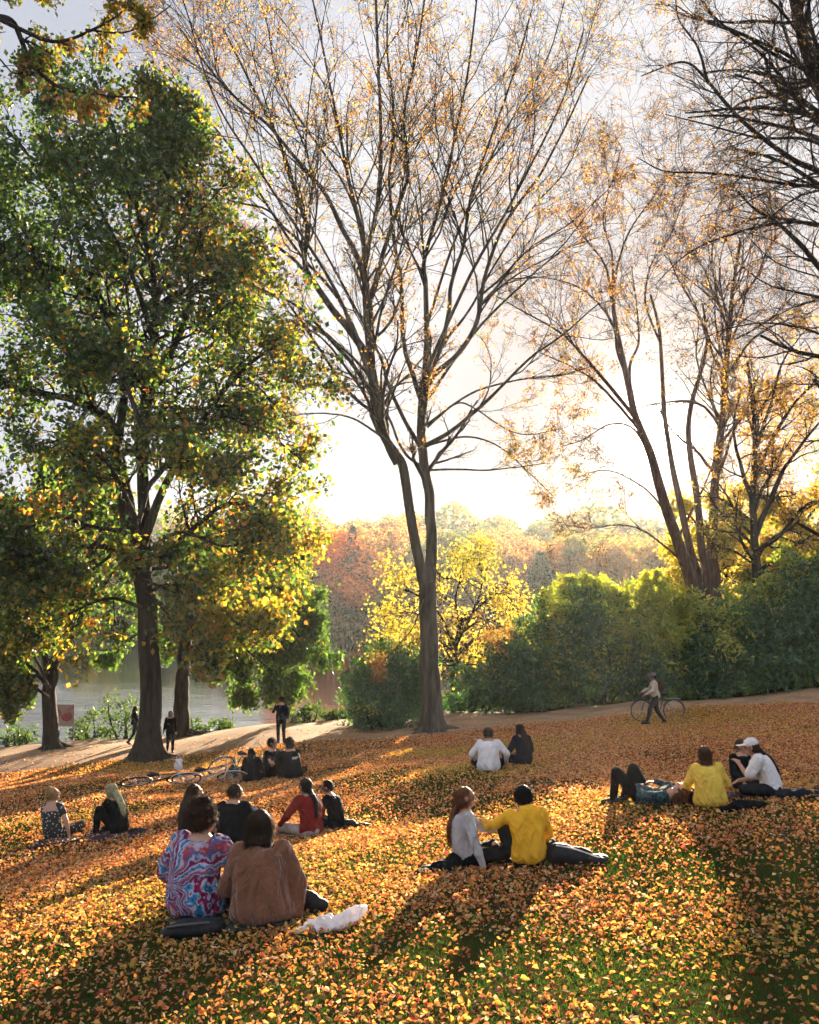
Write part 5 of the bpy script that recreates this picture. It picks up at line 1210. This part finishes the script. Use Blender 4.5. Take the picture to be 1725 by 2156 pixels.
def blanket(label, px, py, w_, d_, mat_, heading=0):
    g = G(px, py); n = 26; a_, b_ = np.meshgrid(np.linspace(-1, 1, n), np.linspace(-1, 1, n)); a_ = a_.ravel(); b_ = b_.ravel()
    lx = a_ * w_ / 2 * (1 + .05 * np.sin(b_ * 7)); ly = b_ * d_ / 2 * (1 + .07 * np.sin(a_ * 6 + 1)); c, s_ = math.cos(R(heading)), math.sin(R(heading))
    X_ = g.x + lx * c - ly * s_; Y_ = g.y + lx * s_ + ly * c; Zt = H(X_, Y_) + .045 + .012 * snoise(np.stack([lx, ly, lx * 0], 1), 5, 3, 2)
    V = np.stack([X_ - g.x, Y_ - g.y, Zt - g.z], 1); V2 = V.copy(); V2[:, 2] -= .03; V = np.concatenate([V, V2]); i, j = np.meshgrid(np.arange(n - 1), np.arange(n - 1)); k = (j * n + i).ravel()
    Qt = np.stack([k, k + 1, k + 1 + n, k + n], 1); Qb = Qt[:, ::-1] + n * n; e = list(range(n)) + [r * n + n - 1 for r in range(1, n)] + [(n - 1) * n + q for q in range(n - 2, -1, -1)] + [r * n for r in range(n - 2, 0, -1)]
    e = np.array(e); e2 = np.roll(e, -1); Qs = np.stack([e, e + n * n, e2 + n * n, e2], 1)
    return tag(fastmesh('blanket', V, np.concatenate([Qt, Qb, Qs]), mat_, loc=g), label, 'blanket')
blanket('dark blanket under the sprigged dress and pale greenish hair pair', 185, 1768, 1.5, .6, cloth('dark blanket wool', (.03, .03, .045)), 6)
blanket('dark mat under the tie-dye and brown sweater pair', 478, 1946, 1.0, .7, cloth('grey blanket wool', (.05, .055, .055)), 3)
blanket('dark blanket under the white cap and dark top pair', 1610, 1676, 1.5, .7, cloth('black blanket wool', (.025, .025, .03)), 2)
# paper cup held by the yellow hoodie pair
g = G(1050, 1812); g2 = P(1051, 1752, g.y - .02)
cpm = pmat('paper cup', (.7, .62, .52), .6, .05)
cp = Parts(); cp.loft([(Vc(0, 0, z), r, r, Vc(1, 0, 0), Vc(0, 1, 0)) for z, r in ((0, .024), (.02, .028), (.06, .034), (.095, .039), (.10, .041), (.108, .041), (.112, .036))], 20)
cup = cp.fuse('paper_cup', cpm, None, .005, 1, loc=g2); tag(cup, 'white paper cup held by the grey sweater wearer', 'cup')
# ---------------------------------------------------------------- notice board at left
g = G(135, 1583, dmax=60); g = Vector((P(135, 1500, 37.9).x, 37.9, 0)); g.z = Hf(g.x, g.y)
root = empty('notice_board', g, 'white board with pink red shapes on two legs beside leaning tree', 'sign')
def boxm(name, c, s, mat_, parent, bev=.006):
    me = bpy.data.meshes.new(name); import bmesh as bm_; b_ = bm_.new(); bm_.ops.create_cube(b_, size=1)
    bm_.ops.scale(b_, vec=s, verts=b_.verts); bm_.ops.bevel(b_, geom=b_.edges[:], offset=bev, segments=2, affect='EDGES'); bm_.ops.translate(b_, vec=c, verts=b_.verts)
    b_.to_mesh(me); b_.free(); me.materials.append(mat_); o = bpy.data.objects.new(name, me); COL.objects.link(o); o.parent = parent; return o
BRD = pmat('board enamel', (.30, .26, .27), .4, .08); BRR = pmat('board red', (.3, .04, .06), .4, .1); PST = pmat('post steel', (.2, .2, .2), .5, .1)
boxm('panel', (0, 0, 1.0), (.80, .03, .82), BRD, root)
for sx in (-.36, .36): boxm('leg', (sx, .03, .68), (.045, .045, 1.5), PST, root)
T = Tubes(); T.add(np.array([[(-.36, -.022, 1.36), (-.12, -.022, 1.08)]]), np.full((1, 2), .035), 8); T.add(np.array([[(-.12, -.022, 1.08), (-.34, -.022, .64)]]), np.full((1, 2), .018), 8); T.add(np.array([[(.36, -.022, 1.36), (.12, -.022, 1.16)]]), np.full((1, 2), .02), 8)
a_ = np.linspace(R(-200), R(60), 20); T.add(np.stack([.10 + .17 * np.cos(a_), a_ * 0 - .022, .98 + .17 * np.sin(a_)], 1)[None], np.full((1, 20), .03), 8); T.build('red_marking', BRR, root)
o = Parts(); o.loft([(Vc(.10, -.018 - y, .98), .12, .12, Vc(1, 0, 0), Vc(0, 0, 1)) for y in (0, .01)], 20); o.fuse('red_disc', BRR, root, .006, 0)
# ---------------------------------------------------------------- fallen leaves and grass
def cover(n, y0, y1, spread=.56):
    y = np.sqrt(rng.uniform(y0 ** 2, y1 ** 2, n)); x = rng.uniform(-1, 1, n) * (y * spread + .6); return x, y
def litter_density(x, y):
    p = np.stack([x, y, x * 0], 1)
    d = .78 + .5 * snoise(p, .28, 81, 2) + .35 * snoise(p, 1.1, 82, 2)
    d = d - .42 * sm(10.5 - y, 0, 3.8)
    d = d - .45 * sm(-x - .17 * y, .5, 4) * sm(y, 12, 15) * (1 - sm(y, 24, 28))
    d = np.where(y > 34, .35 * d, d)
    edge = (path_c(x) - path_w(x) - .9 * sm(-x, 5, 12)) - y
    d = np.where((edge < .3), d * np.clip(.02 + .98 * sm(edge, -.5, .5), 0, 1), d)
    return np.where(edge > .3, np.clip(d, .22, 1), np.clip(d, .03, 1))
n = 880000; x, y = cover(n, 4.6, 35.5); k = rng.random(n) < litter_density(x, y) ** 1.15; x = x[k]; y = y[k]; n = len(x)
z = H(x, y) + rng.uniform(.008, .05, n)
ax = nrm(np.stack([rng.normal(size=n), rng.normal(size=n), rng.normal(size=n) * .45], 1))
nm = np.stack([rng.normal(size=n) * .75, rng.normal(size=n) * .75, np.ones(n)], 1)
size = (.017 + .043 * rng.beta(1.5, 2.4, n)) * (1 + .012 * (y - 5))
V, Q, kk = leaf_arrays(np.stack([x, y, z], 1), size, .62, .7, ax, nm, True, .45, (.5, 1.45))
pn = np.stack([x, y, z], 1)
cw = snoise(pn, .35, 84, 2)[:, None]
ca = pick([(.55, .23, .06), (.58, .31, .09), (.42, .15, .055), (.26, .11, .05), (.56, .38, .22), (.09, .04, .025), (.40, .07, .04)], [5, 4, 4, 3, 4, 4, 1], n)
cb = pick([(.60, .36, .07), (.40, .28, .06), (.56, .28, .065), (.2, .11, .045), (.14, .18, .035)], [2.4, 3, 3, 3.5, 2.4], n)
cc = np.where(cw + rng.normal(size=(n, 1)) * .4 > .55, cb, ca)
cc = np.clip(cc * (1 + .22 * sm(y, 10, 16))[:, None] * np.array([1, 1.04, 1.15]), 0, .9)  # farther leaves lightened in colour to offset the shade on the mid lawn
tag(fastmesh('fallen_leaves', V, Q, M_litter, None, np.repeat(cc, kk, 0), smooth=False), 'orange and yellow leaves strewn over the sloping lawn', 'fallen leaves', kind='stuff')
def blades(n, y0, y1, h0, h1, wd):
    x, y = cover(n, y0, y1); p = np.stack([x, y, H(x, y) - .005], 1)
    k = rng.random(n) < np.clip(.6 + .6 * snoise(p, .5, 91, 2), .15, 1); p = p[k]; n = len(p)
    k2 = p[:, 1] < path_c(p[:, 0]) - path_w(p[:, 0]) - .1; p = p[k2]; n = len(p)
    h = rng.uniform(h0, h1, n)[:, None]; a_ = rng.uniform(0, 6.28, n); sd_ = np.stack([np.cos(a_), np.sin(a_), a_ * 0], 1) * wd
    ln = np.concatenate([rng.normal(size=(n, 2)) * .45, np.ones((n, 1))], 1); ln2 = ln + np.concatenate([rng.normal(size=(n, 2)) * .35, -.3 * np.ones((n, 1))], 1)
    v = np.stack([p - sd_, p + sd_, p + ln * h * .55 + sd_ * .75, p + ln2 * h + sd_ * .1, p + ln2 * h - sd_ * .1, p + ln * h * .55 - sd_ * .75], 1).reshape(-1, 3)
    q = (np.array([[0, 1, 2, 5], [5, 2, 3, 4]])[None] + (np.arange(n) * 6)[:, None, None]).reshape(-1, 4)
    c = pick([(.018, .06, .01), (.028, .08, .012), (.055, .085, .014), (.012, .042, .008)], [3, 3, 2, 2], n); return v, q, np.repeat(c, 6, 0)
A = blades(170000, 4.6, 13, .02, .055, .0028); Bq = blades(90000, 13, 31, .03, .07, .006)
tag(fastmesh('grass', np.concatenate([A[0], Bq[0]]), np.concatenate([A[1], Bq[1] + len(A[0])]), M_grass, None, np.concatenate([A[2], Bq[2]]), smooth=False), 'short green grass showing between the fallen leaves', 'grass', kind='stuff')

# ---------------------------------------------------------------- haze
hv = bpy.data.materials.new('haze air'); hv.use_nodes = True; t = hv.node_tree; t.nodes.clear()
o = N('ShaderNodeOutputMaterial', t); pv = N('ShaderNodeVolumePrincipled', t)
pv.inputs['Color'].default_value = (.86, .92, 1.0, 1); pv.inputs['Density'].default_value = .00014; pv.inputs['Anisotropy'].default_value = .5
t.links.new(pv.outputs[0], o.inputs['Volume'])
hx0, hx1, hy0, hy1, hz0, hz1 = -345, 345, -45, 425, -3.0, 37.0
V = np.array([(hx0, hy0, hz0), (hx1, hy0, hz0), (hx1, hy1, hz0), (hx0, hy1, hz0), (hx0, hy0, hz1), (hx1, hy0, hz1), (hx1, hy1, hz1), (hx0, hy1, hz1)])
Q = np.array([[3, 2, 1, 0], [4, 5, 6, 7], [0, 1, 5, 4], [1, 2, 6, 5], [2, 3, 7, 6], [3, 0, 4, 7]])
tag(fastmesh('haze', V, Q, hv, smooth=False), 'warm sunlit haze over the park and lake', 'haze', kind='stuff')
